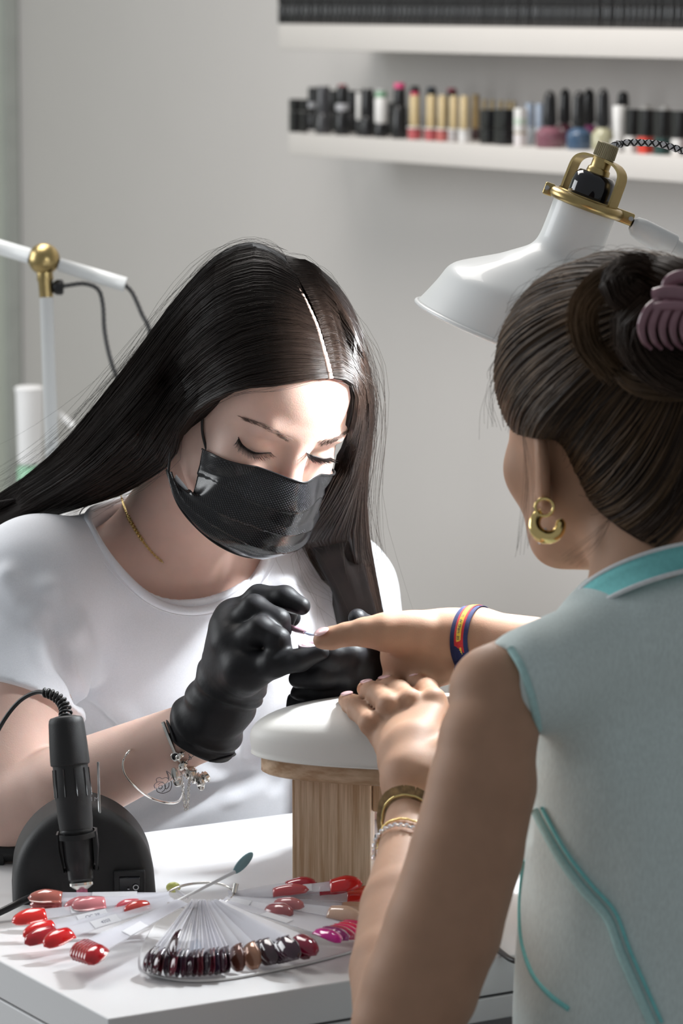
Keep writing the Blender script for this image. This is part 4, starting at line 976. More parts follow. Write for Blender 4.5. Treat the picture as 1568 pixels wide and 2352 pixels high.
# ================================================================== lamp with brass ball (left, behind)
m_greycord = mat('grey_cord', (.16, .16, .16), .8, noise=(300, .3)); T4 = 4.15; bt = P(101, 595, T4)
lamp2 = empty('work_lamp', V(P(112, 1300, T4)[0], P(112, 1300, T4)[1], 0), 'white floor lamp with brass ball joint and dark cord behind the technician', 'lamp', 'work lamps')
obj('ball_joint', sphere(bt, .0183, 20), m_brass, lamp2, smooth=True)
pd_ = nrm(P(120, 1080, T4) - P(106, 690, T4)); 
obj('collar', lathe([(0.012, .0090), (.024, .0096), (.026, .0084), (.044, .0080), (.0445, .0078)], bt, nrm(P(107, 690, T4) - bt), 28), m_brass, lamp2, angle=40)
low = bt + nrm(P(107, 690, T4) - bt) * .043; zf = low + pd_ * ((low[2] - .02) / -pd_[2])
obj('pole', tube([low, zf], .0079, 20), m_lampw, lamp2, smooth=True)
obj('base', lathe([(0, .12), (.003, .125), (.014, .125), (.018, .118), (.020, .02)], V(zf[0], zf[1], 0), V(0, 0, 1), 48), m_lampw, lamp2, angle=40)
obj('arm', tube([P(-190, 512, T4), P(68, 588, T4)], .0088, 18), m_lampw, lamp2, smooth=True)
obj('arm', tube([P(136, 608, T4), P(288, 654, T4)], [.0078, .0086], 18), m_lampw, lamp2, smooth=True)
obj('clamp', lathe([(0, .006), (.004, .009), (.010, .009), (.012, .007)], P(122, 660, T4), RT, 16), m_black, lamp2, angle=40)
braid('cord', cr([P(128, 661, T4), P(160, 655, T4), P(195, 652, T4), P(225, 665, T4), P(236, 700, T4), P(240, 760, T4), P(252, 820, T4), P(270, 870, T4), P(300, 920, T4)], 120), .0024, lamp2, core=m_greycord)
braid('cord', cr([P(288, 655, T4), P(305, 675, T4), P(325, 720, T4), P(345, 770, T4), P(352, 900, T4), P(300, 1010, T4)], 120), .0024, lamp2, core=m_greycord)

# ================================================================== shelves
def shelf(x0, ytop, ybot, x1, group_label):
    D = .21; a = on_wall(x0, ytop, D); b = on_wall(x1, ytop, D); zt = on_wall(x0, ytop, D)[2]; zb = on_wall(x0, ybot, D)[2]
    a = V(a[0], a[1], (zt + zb) / 2); b = V(b[0], b[1], (zt + zb) / 2); c = (a + b) / 2 - NW * D / 2
    o = obj('wall_shelf', box(c, (np.linalg.norm(b - a) / 2, D / 2 - .0002, (zt - zb) / 2), nrm(b - a), NW, V(0, 0, 1), bev=.0015), m_shelf, None, angle=40)
    tag(o, group_label, 'shelf', 'floating wall shelves'); return zt
zs2 = shelf(640, 55, 113, 2050, 'upper white floating shelf with a packed row of black polish bottles')
zs1 = shelf(662, 305, 355, 2150, 'lower white floating shelf with mixed nail polish bottles')
D_ = .21
def foot(x, d, z): 
    q = on_wall(x, 300, d); return V(q[0], q[1], z)
def px(x, d): return on_wall(x, 300, d) @ FW / F            # metres per pixel there
CM = {}
def cmat(c, rough=.3, coat=.3, metal=0.0, trans=0.0):
    k = (c, rough, metal)
    if k not in CM: CM[k] = mat('polish_colour_%02d' % len(CM), c, rough, coat=coat, metal=metal, noise=(60, .06))
    return CM[k]
BLK = (.012, .012, .013); GLD = (.60, .47, .26); WHT = (.75, .74, .72)
def bottle(x, y0, y1, wpx, d, label, parts, cat='bottle', group='bottles on the lower shelf', z=None, square=False, name='polish_bottle'):
    """parts: (name, fraction from, fraction to, width factor bottom, width factor top, colour, kind) along the height"""
    wpx *= 1.1 if x < 1200 and name == 'polish_bottle' else 1.0; z = zs1 if z is None else z; b = foot(x, d, z); m_ = (b - CAM) @ FW / F; H = (y1 - y0) * m_; R_ = wpx * m_ / 2
    e = empty(name, b, label, cat, group)
    for nm, f0, f1, w0, w1, c, kd in parts:
        z0, z1 = f0 * H, f1 * H; mt = c if not isinstance(c, tuple) else cmat(c)
        if kd == 'box':
            obj(nm, box(b + V(0, 0, (z0 + z1) / 2), (R_ * w0, R_ * w0 * .8, (z1 - z0) / 2 - .0001), wdir, NW, bev=min(.0012, R_ * w0 * .3)), mt, e, angle=40)
        else:
            ch = min((z1 - z0) * .12, R_ * .25); rd_ = (z1 - z0) * .3 if kd == 'dome' else ch
            pr = [(z0 + .0001, R_ * w0 * .9), (z0 + ch, R_ * w0), (z1 - rd_, R_ * w1)]
            if kd == 'dome': pr += [(z1 - rd_ * .5, R_ * w1 * .9), (z1 - rd_ * .15, R_ * w1 * .55), (z1 - .0001, R_ * w1 * .1)]
            elif kd == 'shoulder': pr = [(z0 + .0001, R_ * w0 * .88), (z0 + ch, R_ * w0), (z0 + (z1 - z0) * .72, R_ * w0), (z0 + (z1 - z0) * .9, R_ * (w0 + w1) / 2), (z1 - .0001, R_ * w1)]
            else: pr += [(z1 - .0001, R_ * w1 * .85)]
            obj(nm, lathe(pr, b, V(0, 0, 1), 20), mt, e, angle=35)
    return e
g1 = 'bottles on the lower shelf'
FR, BK = .185, .11       # front and back row
bottle(677, 224, 300, 24, FR, 'low black box at the open end of the lower shelf', [('body', 0, .62, 1, 1, BLK, 'box'), ('lid', .625, 1, .97, 1, BLK, 'box')], name='polish_box', cat='box')
bottle(698, 226, 303, 16, FR, 'narrow black box second from the open end of the lower shelf', [('body', 0, .62, 1, 1, BLK, 'box'), ('lid', .625, 1, .97, 1, BLK, 'box')], name='polish_box', cat='box')
bottle(718, 198, 296, 24, BK, 'tall black bottle with a small silver dot label near the shelf end', [('bottle', 0, .4, 1, .98, BLK, 'cyl'), ('cap', .4, 1, .9, .82, BLK, 'cyl'), ('silver_label', .52, .66, .94, .94, (.5, .5, .52), 'cyl')])
bottle(742, 195, 304, 34, FR, 'dark grey round bottle with tall grey cap', [('bottle', 0, .42, 1, .98, (.045, .045, .048), 'cyl'), ('cap', .42, 1, .92, .86, (.055, .055, .06), 'cyl')])
bottle(786, 190, 306, 32, FR, 'black bottle with silver band and reddish cap tip', [('bottle', 0, .48, 1, .95, BLK, 'cyl'), ('silver_band', .48, .62, .90, .90, (.42, .42, .44), 'cyl'), ('cap', .62, .96, .86, .80, BLK, 'cyl'), ('tip', .96, 1, .6, .5, (.30, .05, .07), 'cyl')])
bottle(808, 200, 296, 22, BK, 'slim black bottle behind the silver banded one', [('bottle', 0, .45, 1, .95, BLK, 'cyl'), ('cap', .45, 1, .9, .85, BLK, 'cyl')])
bottle(824, 203, 306, 13, FR, 'thin black bottle with white strip label', [('bottle', 0, .36, 1, 1, BLK, 'cyl'), ('white_label', .36, .96, .9, .9, WHT, 'cyl'), ('top', .96, 1, .7, .6, BLK, 'cyl')])
bottle(843, 200, 309, 30, FR, 'plain black bottle beside the white strip bottle', [('bottle', 0, .42, 1, .97, BLK, 'cyl'), ('cap', .42, 1, .93, .88, BLK, 'cyl')])
bottle(875, 201, 311, 29, FR, 'black based bottle with white label and pale green cap band', [('base', 0, .30, 1, 1, BLK, 'cyl'), ('white_label', .30, .83, .95, .95, WHT, 'cyl'), ('green_band', .83, .96, .88, .86, (.22, .40, .26), 'cyl'), ('clear_top', .96, 1, .7, .6, (.5, .5, .5), 'cyl')])
bottle(917, 187, 314, 33, FR, 'tall black bottle with bright pink top', [('bottle', 0, .58, 1, .98, BLK, 'cyl'), ('cap', .58, .90, .80, .78, BLK, 'cyl'), ('pink_top', .90, 1, .74, .68, (.65, .06, .20), 'cyl')])
bottle(765, 204, 298, 24, BK, 'black capped bottle filling the gap beside the dark grey bottle', [('bottle', 0, .45, 1, .97, BLK, 'cyl'), ('cap', .45, 1, .92, .88, BLK, 'cyl')])
bottle(860, 214, 302, 22, BK, 'short black bottle behind the pale green banded one', [('bottle', 0, .45, 1, .97, BLK, 'cyl'), ('cap', .45, 1, .92, .88, BLK, 'cyl')])
bottle(896, 232, 305, 24, BK, 'low black bottle behind the pink topped one', [('bottle', 0, .45, 1, .97, BLK, 'cyl'), ('cap', .45, 1, .92, .88, BLK, 'cyl')])
RB = (.48, .10, .11)
for i, (x, w_, bc, tp) in enumerate(((952, 25, RB, 'crimson knob'), (990, 24, RB, None), (1016, 22, (.50, .14, .13), None), (1042, 22, (.45, .42, .42), None), (1066, 22, (.72, .71, .70), None))):
    lab = ['gold capped tube with a crimson knob, first of the gold row', 'gold capped tube second in the gold row, on a red base', 'gold capped tube in the middle of the gold row', 'gold capped tube fourth in the gold row, on a grey base', 'gold capped tube last in the front gold row, on a white base'][i]
    ps_ = [('base', 0, .235, 1.05, 1.05, bc, 'box'), ('white_ledge', .235, .275, 1.2, 1.2, WHT, 'box'), ('gold_cap', .275, .94, .92, .92, GLD, 'cyl'), ('top', .94, .97, .8, .7, GLD, 'cyl')]
    if tp: ps_.append(('knob', .94, 1.02, .8, .7, (.55, .03, .10), 'cyl'))
    bottle(x, 212, 319 + i * .8, w_, FR, lab, ps_, name='nail_oil_tube', group='gold capped tubes on the lower shelf')
for x, tc_, lab in ((952, (.02, .02, .02), 'black cap standing behind the first gold tube'), (990, (.02, .04, .07), 'blue black cap standing behind the second gold tube'), (1037, (.40, .04, .08), 'black cap with red top standing behind the fourth gold tube')):
    bottle(x, 190, 305, 26, BK, lab, [('bottle', 0, .45, 1, .95, BLK, 'cyl'), ('cap', .45, .93, .9, .85, BLK, 'cyl'), ('top', .93, 1, .8, .7, tc_, 'cyl')])
bottle(1092, 214, 318, 18, BK, 'slim bronze gold tube between the gold row and the black boxes', [('bottle', 0, .25, 1, 1, (.05, .02, .02), 'cyl'), ('gold_cap', .25, 1, .95, .95, (.42, .29, .12), 'cyl')], name='nail_oil_tube', group='gold capped tubes on the lower shelf')
for x, nth in ((1112, 'first small gold cap peeking over the black boxes, next to the bronze tube'), (1130, 'second small gold cap behind the black boxes, counted from the bronze tube'), (1150, 'third small gold cap behind the black boxes, the middle one of five'), (1166, 'fourth small gold cap behind the wide black box'), (1178, 'fifth small gold cap behind the wide black box, nearest the white box')):
    bottle(x, 216, 310, 11, BK, nth, [('bottle', 0, .45, 1, 1, (.05, .03, .02), 'cyl'), ('gold_cap', .45, 1, .9, .9, (.50, .38, .19), 'cyl')], name='nail_oil_tube', group='gold caps behind the black boxes')
bottle(1121, 244, 323, 33, FR, 'low black box beside the gold tubes', [('body', 0, .45, 1, 1, BLK, 'box'), ('lid', .455, 1, .97, 1, BLK, 'box')], name='polish_box', cat='box')
bottle(1159, 244, 326, 42, FR, 'wide black box beside the white labelled box', [('body', 0, .45, 1, 1, BLK, 'box'), ('lid', .455, 1, .97, 1, BLK, 'box')], name='polish_box', cat='box')
bottle(1195, 243, 329, 26, FR, 'white box with pale green print and thin gold line', [('body', 0, .33, 1, 1, (.72, .68, .68), 'box'), ('gold_line', .33, .36, 1.02, 1.02, GLD, 'box'), ('lid', .36, 1, 1, 1, WHT, 'box'), ('green_print', .55, .75, 1.015, 1, (.55, .64, .55), 'box')], name='polish_box', cat='box')
for x, lab in ((1216, 'first pale blue capped bottle beside the white box'), (1239, 'second pale blue capped bottle, next to the purple glitter bottle')):
    bottle(x, 236, 331, 22, BK + .03, lab, [('bottle', 0, .42, 1, 1, (.62, .66, .70), 'cyl'), ('cap', .42, 1, .92, .92, (.42, .50, .62), 'cyl')])
def opi(x, y0, y1, w_, d, lab, glass, capx=0, capw=.50, nm='polish_bottle'):
    return bottle(x, y0, y1, w_, d, lab, [('glass_bottle', 0, .37, 1, .5, cmat(glass, .12, .6), 'shoulder'), ('neck', .37, .41, .42, .42, BLK, 'cyl'), ('cap', .40, 1, capw, capw * .88, BLK, 'dome')])
opi(1262, 202, 333, 66, FR, 'pink purple glitter bottle with tall black cap', (.24, .10, .13))
opi(1297, 200, 330, 48, BK, 'maroon bottle with tall black cap tucked behind the glitter one', (.09, .02, .035), capw=.6)
opi(1329, 202, 337, 58, FR, 'steel blue bottle with tall black cap', (.06, .11, .19), capw=.55)
opi(1352, 198, 331, 50, BK, 'plum bottle with tall black cap behind the blue one', (.25, .05, .16), capw=.62)
opi(1384, 197, 341, 52, FR, 'yellowish cream bottle with tall black cap', (.44, .42, .28), capw=.60)
bottle(1422, 236, 342, 33, FR, 'white tapered tube on a grey base', [('base', 0, .26, 1, 1, (.62, .61, .60), 'box'), ('tube', .26, 1, .80, 1, WHT, 'cyl')], name='nail_oil_tube')
bottle(1430, 199, 330, 28, BK, 'black ball topped bottle behind the white tube', [('bottle', 0, .5, 1, .9, BLK, 'cyl'), ('neck', .5, .75, .5, .5, BLK, 'cyl'), ('ball_cap', .72, 1, .98, .9, BLK, 'dome')])
for x, y0, w_, bc, lab in ((1451, 246, 29, (.66, .64, .62), 'square black capped bottle with a white base beside the white tube'), (1484, 247, 33, (.62, .05, .03), 'square black capped bottle with a bright red base'), (1522, 248, 36, (.015, .05, .045), 'square black capped bottle with a dark green base'), (1560, 249, 32, (.66, .64, .62), 'square black capped bottle with a white base at the picture edge'), (1598, 250, 34, (.4, .1, .2), 'square black capped bottle with a plum base beyond the green one')):
    bottle(x, y0, 346 + (x - 1451) * .05, w_, FR, lab, [('glass_base', 0, .38, 1, 1, cmat(bc, .15, .5), 'box'), ('cap', .385, 1, .96, .96, BLK, 'box')])
for x, lab in ((1483, 'white rounded cap behind the red based bottle'), (1526, 'white rounded cap behind the dark green bottle')):
    bottle(x, 230, 335, 30, BK, lab, [('bottle', 0, .5, 1, 1, WHT, 'cyl'), ('cap', .5, 1, 1, .95, WHT, 'dome')])
# upper shelf: one packed row of black bottles, one kind
rng2 = random.Random(4)
m_bk1 = mat('gloss_black_bottle', (.011, .011, .012), .22, coat=.4, noise=(50, .1)); m_bk2 = mat('black_cap', (.016, .016, .017), .45, noise=(50, .1))
proto = None; R_ = 20.5 * ((foot(650, .175, zs2) - CAM) @ FW / F) / 2
row0 = foot(649, .175, zs2); dirw = -wdir
for row, dd in ((0, 0.0),):
    s_ = R_ * row
    while s_ < 1.34:
        q = row0 + dirw * s_ - NW * dd
        if proto is None:
            proto = empty('polish_bottle', q, 'slim black polish bottle in the packed row on the upper shelf', 'bottle', 'black bottles on the upper shelf')
            obj('bottle', lathe([(.0001, R_ * .85), (.002, R_), (.026, R_), (.031, R_ * .92), (.033, R_ * .6)], q, V(0, 0, 1), 16), m_bk1, proto, angle=35)
            obj('cap', lathe([(.0331, R_ * .88), (.035, R_ * .995), (.072, R_ * .98), (.075, R_ * .8)], q, V(0, 0, 1), 16), m_bk2, proto, angle=35)
        else:
            c = proto.copy(); col.objects.link(c); c.location = q + NW * rng2.uniform(-.0015, .0015); c.rotation_euler[2] = rng2.uniform(-.5, .5)
            for ch in list(proto.children):
                k = ch.copy(); col.objects.link(k); k.parent = c
        s_ += R_ * 2 * (1.0 + rng2.uniform(0, .008))
# ================================================================== nail drill
DT = 3.13
db = PZ(195, 2078, ZD); DX = nrm(V(1, .10, 0)); DY = np.cross(V(0, 0, 1), DX); m3 = (db - CAM) @ FW / F
drill = empty('nail_drill', db + DY * .045, 'rounded black nail drill base unit with handpiece upright in its cradle', 'nail drill')
D = Sdf(); hwD, hD, dD = 166 * m3, 226 * m3, .044
def dbody(q):
    u = q - (db + DY * (dD + .004)); x = np.abs(u @ DX); y = u @ DY; z = u[:, 2]
    zz = np.clip(z / hD, 0, 1.2); yo_ = y + .018 * zz ** 2 * 0
    wz = hwD * (1 - .10 * zz); R_ = .062
    qx = np.maximum(x - (wz - R_), 0); qz = np.maximum(z - (hD - R_), 0)
    d2 = np.hypot(qx, qz) - R_; d2 = np.where((x < wz - R_) & (z < hD - R_), np.maximum(x - wz, z - hD), d2)
    dz = .0012 - z; dy = np.abs(y) - (dD - .010 * zz)
    rr = .012; a = np.maximum(d2 + rr, -1); b = dy + rr; c = dz + .002
    return np.minimum(np.maximum(np.maximum(a, b), c), 0) + np.sqrt(np.maximum(a, 0) ** 2 + np.maximum(b, 0) ** 2 + np.maximum(c, 0) ** 2) - np.where(c > np.maximum(a, b), .002, rr)
D._add(dbody, db + DY * dD + V(0, 0, hD / 2), .085, .01, 'u')
obj('housing', D.mesh(.0014), m_blackm, drill, smooth=True)
fy = -.0016
def DP(x, y, off=0.0):     # point on the front face of the housing seen at a pixel
    return PL(x, y, DY, DY @ (db + DY * (.004 + off)))
sw = DP(297, 2024, 0)
swo = obj('power_switch', box(sw - DY * .001, (36 * m3, .003, 27 * m3), DX, DY, bev=.0012), m_black, drill, angle=40)
obj('rocker', box(sw - DY * .0035 + V(0, 0, -.001), (24 * m3, .003, 17 * m3), DX, nrm(DY + V(0, 0, .18)), nrm(V(0, 0, 1) - DY * .18), bev=.0008), m_blackg, swo, angle=40)
obj('switch_mark', text_vf('O', .0068, DP(311, 2034) - DY * .0078, DX, V(0, 0, 1)), m_paper, swo)
obj('switch_mark', text_vf('-', .0068, DP(294, 2036) - DY * .0078, DX, V(0, 0, 1)), m_paper, swo)
obj('switch_bezel', strap(cr([sw - DY * .0042 + DX * a * 33 * m3 + V(0, 0, b * 24 * m3) for a, b in ((-1, -1), (-1, 1), (1, 1), (1, -1), (-1, -1))], 5), DY, .0008, .0004), m_black, swo)
tp_ = db + DY * .040 + V(0, 0, hD - .002)
obj('top_marking', text_vf('M M', .005, DP(212, 1843) + V(0, .012, .0), DX, V(0, .2, 1)), m_paper, drill)
rt_ = P(229, 1851, 3.10); obj('drill_bit', tube([rt_ - V(0, 0, .012), P(225, 1750, 3.10)], [.0013, .0010], 10), m_steel, drill, smooth=True)
obj('dial', lathe([(0, .014), (.008, .013), (.010, .011)], db + DY * .05 + V(-.01, 0, hD - .004), V(0, 0, 1), 28), m_black, drill, angle=40)
# handpiece
h0, h1_ = P(151, 1648, 3.055), P(187, 2032, 3.045); ha = nrm(h1_ - h0); mh = 3.05 / F
hp = empty('handpiece', h1_, 'black drill handpiece standing nose down in front of the drill base, cable on top', 'nail drill'); 
pr = [(-4, 20), (0, 36), (5, 39.5), (14, 41), (60, 44), (100, 45.5), (108, 45), (111, 40.5), (150, 41.5), (185, 42.5), (190, 40.5), (235, 40), (258, 38)]
obj('grip', lathe([(a * mh, r * mh) for a, r in pr], h0, ha, 40), m_blackm, hp, angle=30)
pr = [(256, 36), (262, 38.5), (266, 38), (270, 36), (330, 34.5), (345, 32), (350, 30), (372, 29), (378, 25)]
obj('nose', lathe([(a * mh, r * mh) for a, r in pr], h0, ha, 40), m_black, hp, angle=30)
obj('chuck', lathe([(a * mh, r * mh) for a, r in [(378, 24), (380, 28), (386, 28), (392, 20), (396, 13)]], h0, ha, 32), m_silver, hp, angle=30)
obj('pink_bit', lathe([(a * mh, r * mh) for a, r in [(394, 13), (420, 12), (423, 9)]], h0, ha, 24), mat('pink_sanding_band', (.45, .12, .20), .7, noise=(300, .2)), hp, angle=30)
for k in range(10):
    a = k * .628; d = lb1 * 0 + nrm(np.cross(ha, V(0, 1, 0))) * math.cos(a) + nrm(np.cross(ha, np.cross(ha, V(0, 1, 0)))) * math.sin(a)
    obj('grip_rib', tube([h0 + ha * 118 * mh + d * 41 * mh, h0 + ha * 182 * mh + d * 42.3 * mh], .0007, 6), m_black, hp, smooth=True)
# clear cradle round the nose
cradle = obj('cradle', strap(cr([h0 + ha * 268 * mh + (nrm(np.cross(ha, V(0, 1, 0))) * math.cos(a) + V(0, 1, 0) * math.sin(a)) * 45 * mh for a in np.linspace(-2.5, 2.5 - 3.14 * 0, 30)], 60), ha, 6 * mh, .0010), m_black, drill, angle=40)
for sx in (-1, 1):
    x_ = nrm(np.cross(ha, V(0, 1, 0))) * sx
    obj('cradle_arm', strap([h0 + ha * 262 * mh + x_ * 44 * mh, h0 + ha * 300 * mh + x_ * 45 * mh, h0 + ha * 352 * mh + x_ * 38 * mh], V(0, 1, 0), .007, .0008), m_clear if False else m_black, cradle, angle=40)
    obj('cradle_bracket', tube([h0 + ha * 350 * mh + x_ * 38 * mh, h0 + ha * 352 * mh + x_ * 20 * mh + V(0, .02, 0), h0 + ha * 352 * mh + x_ * 8 * mh + V(0, .045, 0)], .0025, 8), m_black, cradle, smooth=True)
# coiled strain relief and cable
cab = cr([P(150, 1650, 3.055), P(150, 1630, 3.06), P(138, 1608, 3.065), P(112, 1593, 3.07), P(80, 1591, 3.08), P(40, 1615, 3.09), P(0, 1670, 3.10), P(-40, 1760, 3.12), P(-60, 1900, 3.14), P(-40, 2040, 3.13)], 140)
obj('cable', tube(cab, .0019, 10), m_black, hp, smooth=True)
cc_ = resample(cab[:52], 260); T_ = np.gradient(cc_, axis=0); T_ /= np.linalg.norm(T_, axis=1)[:, None]; a_ = np.cross(T_, V(0, 1, 0)); a_ /= np.linalg.norm(a_, axis=1)[:, None]; b_ = np.cross(T_, a_)
ph = np.linspace(0, 2 * np.pi * 9.5, 260)[:, None]; rr_ = np.linspace(.0052, .0032, 260)[:, None]
obj('strain_relief', tube(cc_ + (a_ * np.cos(ph) + b_ * np.sin(ph)) * rr_, .0012, 7), m_black, hp, smooth=True)
obj('power_cord', tube(cr([P(112, 2050, 3.09), P(70, 2062, 3.075), P(35, 2078, 3.05), P(0, 2095, 3.04), P(-60, 2120, 3.02)], 50), .0032, 10), m_black, drill, smooth=True)
br = empty('file_holder', PZ(-20, 2010, ZD), 'round black rod lying level behind the drill base at the table edge', 'tool')
obj('rod', lathe([(0, .004), (.003, .0078), (.14, .0078), (.143, .004)], P(-320, 1952, 3.24), nrm(P(80, 1960, 3.24) - P(-320, 1952, 3.24)), 28), m_black, br, angle=35)
obj('foot', box(PZ(-20, 2010, ZD) * 0 + V(P(-20, 1955, 3.24)[0], P(-20, 1955, 3.24)[1], ZD + (P(-20, 1955, 3.24)[2] - ZD) / 2), (.012, .008, (P(-20, 1955, 3.24)[2] - ZD) / 2), bev=.001), m_black, br, angle=40)
tag(obj('power_cable', tube(cr([P(862, 1880, 3.33), P(895, 1888, 3.30), P(925, 1905, 3.27), P(1000, 1990, 3.16), P(1090, 2120, 3.02), P(1150, 2165, 2.93), P(1200, 2180, 2.90), P(1290, 2170, 2.93)], 80) * V(1, 1, 0) + V(0, 0, ZD + .0026), .0024, 10), m_black, None, smooth=True), 'thin black cable running across the white tabletop behind the hand rest post', 'cable')

# ================================================================== swatch fan
fan = empty('nail_colour_fan', PZ(457, 2100, ZD), 'fan of clear nail colour sticks on a metal ring spread over the white palette', 'colour swatches')
RC = P(457, 2057, 3.0); rg = []
for a in np.linspace(0, 2 * np.pi, 72, endpoint=False): rg.append(RC + V(math.cos(a) * .0288, math.sin(a) * .031, .0035 * math.sin(a + .5)))
obj('metal_ring', tube(rg, .0011, 8, closed=True), m_silver, fan, smooth=True)
obj('ring_hinge', M(lathe([(-.004, .0022), (.004, .0022)], P(540, 2040, 3.0), V(.2, .3, 1), 12), lathe([(-.004, .0022), (.004, .0022)], P(395, 2078, 2.98), V(1, .2, 0), 12)), m_silver, fan, angle=40)
def stick(x, y, z, c, roll=0.0, L=.025, W_=.0125, droop=.25, label=None, sheer=1, start=.028, lab=None, c0=None, tipz=None, finish=0.0):
    """one clear stick from the ring to a painted nail at pixel (x, y) and height z"""
    tip = PZ(x, y, z); c0 = RC if c0 is None else c0; dh = tip - c0; dh[2] = 0; dh = nrm(dh); s0 = c0 + dh * start * .9
    ax_ = nrm(tip - s0); u0 = nrm(V(0, 0, 1) - ax_ * ax_[2]); sd = np.cross(ax_, u0)
    if roll == 0.0: roll = .55 * (1 if -sd[1] > 0 else -1) * min(1, abs(ax_[0]) * 1.2)
    u = u0 * math.cos(roll) + sd * math.sin(roll); s_ = np.cross(ax_, u)
    na = nrm(ax_ - V(0, 0, 1) * droop); nu = nrm(u - na * (u @ na)); ns = np.cross(na, nu)
    base = tip - na * L * .5; Ls = np.linalg.norm(base - s0)
    n = 8; ww = np.interp(np.linspace(0, 1, n), [0, .15, .6, 1], [.0036, .0030, .0040, .0052])
    p = s0 + (base - s0) * np.linspace(0, 1, n)[:, None]
    v = np.concatenate([[q - s_ * w_ - u * .0004, q + s_ * w_ - u * .0004, q + s_ * w_ + u * .0004, q - s_ * w_ + u * .0004] for q, w_ in zip(p, ww)])
    f = grid_faces(n, 4, False, True) + [(0, 1, 2, 3), tuple((n - 1) * 4 + k for k in (3, 2, 1, 0))]
    st = obj('stick', (v, f), m_clear, fan)
    # nail: a curved oval plate
    nu_, nv_ = 9, 13; vs_ = []
    for i in range(nv_):
        t = i / (nv_ - 1); wd = W_ / 2 * (math.sin(math.pi * min(1, max(0.001, t * .86 + .14))) ** .42 if t > .5 else (.80 + .4 * t if t < .5 else 1))
        for j in range(nu_):
            s1 = (j / (nu_ - 1) * 2 - 1); vs_.append(tip + na * (t - .5) * L + ns * s1 * wd + nu * (.0030 * (1 - s1 * s1) * (wd / W_ * 2) + .0020 * (1 - (2 * t - 1) ** 2)))
    vs_ = np.array(vs_); lower = vs_ - nu * .0009; N = len(vs_); fg = grid_faces(nv_, nu_)
    e = [(j, j + 1) for j in range(nu_ - 1)] + [((nv_ - 1) * nu_ + j, (nv_ - 1) * nu_ + j + 1) for j in range(nu_ - 1)] + [(i * nu_, (i + 1) * nu_) for i in range(nv_ - 1)] + [(i * nu_ + nu_ - 1, (i + 1) * nu_ + nu_ - 1) for i in range(nv_ - 1)]
    o = obj('painted_nail', (np.vstack([vs_, lower]), fg + [tuple(x_ + N for x_ in q[::-1]) for q in fg] + [(a, b, b + N, a + N) for a, b in e]), cmat(c, .12, .8, finish), st, smooth=True)
    if label: o['label'] = label
    if lab:
        f0, f1, txt = lab; a = s0 + (base - s0) * f0; b = s0 + (base - s0) * f1; cc = (a + b) / 2 + u * .0007
        obj('sticker', box(cc, (np.linalg.norm(b - a) / 2, .0042, .00015), nrm(b - a), s_, u), m_paper, st)
        if txt: obj('sticker_number', text_vf(txt, .0046, cc + u * .0002, -nrm(b - a) if s_[1] * 1 > 0 else nrm(b - a), -s_ if s_[1] > 0 else s_, .00005), m_ink, st)
    return st
DK = [(.045, .010, .022), (.030, .008, .016), (.060, .012, .020), (.10, .012, .02), (.022, .010, .018), (.13, .015, .03), (.028, .012, .03)]
xs = [343, 354, 364, 375, 388, 401, 413, 425, 437, 450, 462, 474, 486, 498, 509, 520]
for i, x in enumerate(xs):
    y = 2207 + 9 * math.sin((x - 335) / 190 * 3.1)
    stick(x, y, .762 + .0006 * (i % 3), DK[i % 7], roll=1.15 + .15 * math.sin(i * 2.1), L=.024, W_=.0165, droop=.35)
stick(402, 2172, .776, (.050, .010, .018), roll=1.0, L=.026, W_=.0165, droop=.5, label='dark plum nail raised above the row')
stick(398, 2180, .773, (.025, .008, .014), roll=1.1, L=.024, W_=.016, droop=.5)
stick(547, 2203, .762, (.13, .045, .03), roll=.85, L=.026, W_=.017, droop=.4, label='copper brown nail', finish=.3)
stick(580, 2198, .762, (.32, .16, .10), roll=.8, L=.026, W_=.017, droop=.4, label='rose gold nail', finish=.4)
for k, x in enumerate((607, 618)): stick(x, 2190 - k * 2, .763 + .002 * k, (.045, .022, .03), roll=.7, L=.027, W_=.015, droop=.35)
for k, x in enumerate((634, 642, 650, 658, 666)): stick(x, 2186 - k * 1.5, .763 + .002 * k, (.035, .010, .022), roll=.65, L=.028, W_=.016, droop=.30)
stick(690, 2180, .764, (.14, .006, .02), roll=.45, L=.025, W_=.016, droop=.3); stick(703, 2173, .768, (.24, .006, .035), roll=.35, L=.027, W_=.017, droop=.25, label='raspberry red nail')
for k, (x, y, c) in enumerate(((835, 2126, (.55, .02, .10)), (822, 2130, (.62, .03, .12)), (810, 2136, (.80, .02, .10)), (797, 2140, (.75, .02, .14)), (786, 2144, (.45, .015, .08)), (772, 2146, (.26, .012, .15)), (756, 2151, (.60, .008, .27)))):
    stick(x, y, .765 + .0015 * k, c, roll=.1, L=.026, W_=.0165, droop=.12, lab=(.45, .72, '') if k == 6 else None)
stick(822, 2092, .770, (.62, .38, .26), L=.028, W_=.017, droop=.05, label='pale peach nail'); stick(793, 2101, .774, (.66, .44, .33), L=.029, W_=.017, droop=.05, label='nude peach nail', lab=(.48, .74, '199'))
stick(842, 2084, .768, (.50, .30, .18), L=.028, W_=.016, droop=.05)
stick(838, 2064, .776, (.62, .035, .025), L=.030, W_=.017, droop=.05, lab=(.3, .7, '')); stick(850, 2054, .772, (.45, .03, .008), L=.030, W_=.017, droop=.05)
stick(795, 2032, .790, (.62, .006, .008), L=.027, W_=.018, droop=.0, label='bright red nail', lab=(.60, .82, '')); stick(768, 2041, .784, (.45, .01, .03), L=.026, W_=.016, droop=.0)
stick(692, 2032, .788, (.42, .012, .03), L=.026, W_=.015, droop=0); stick(668, 2046, .786, (.55, .08, .09), L=.030, W_=.013, droop=0)
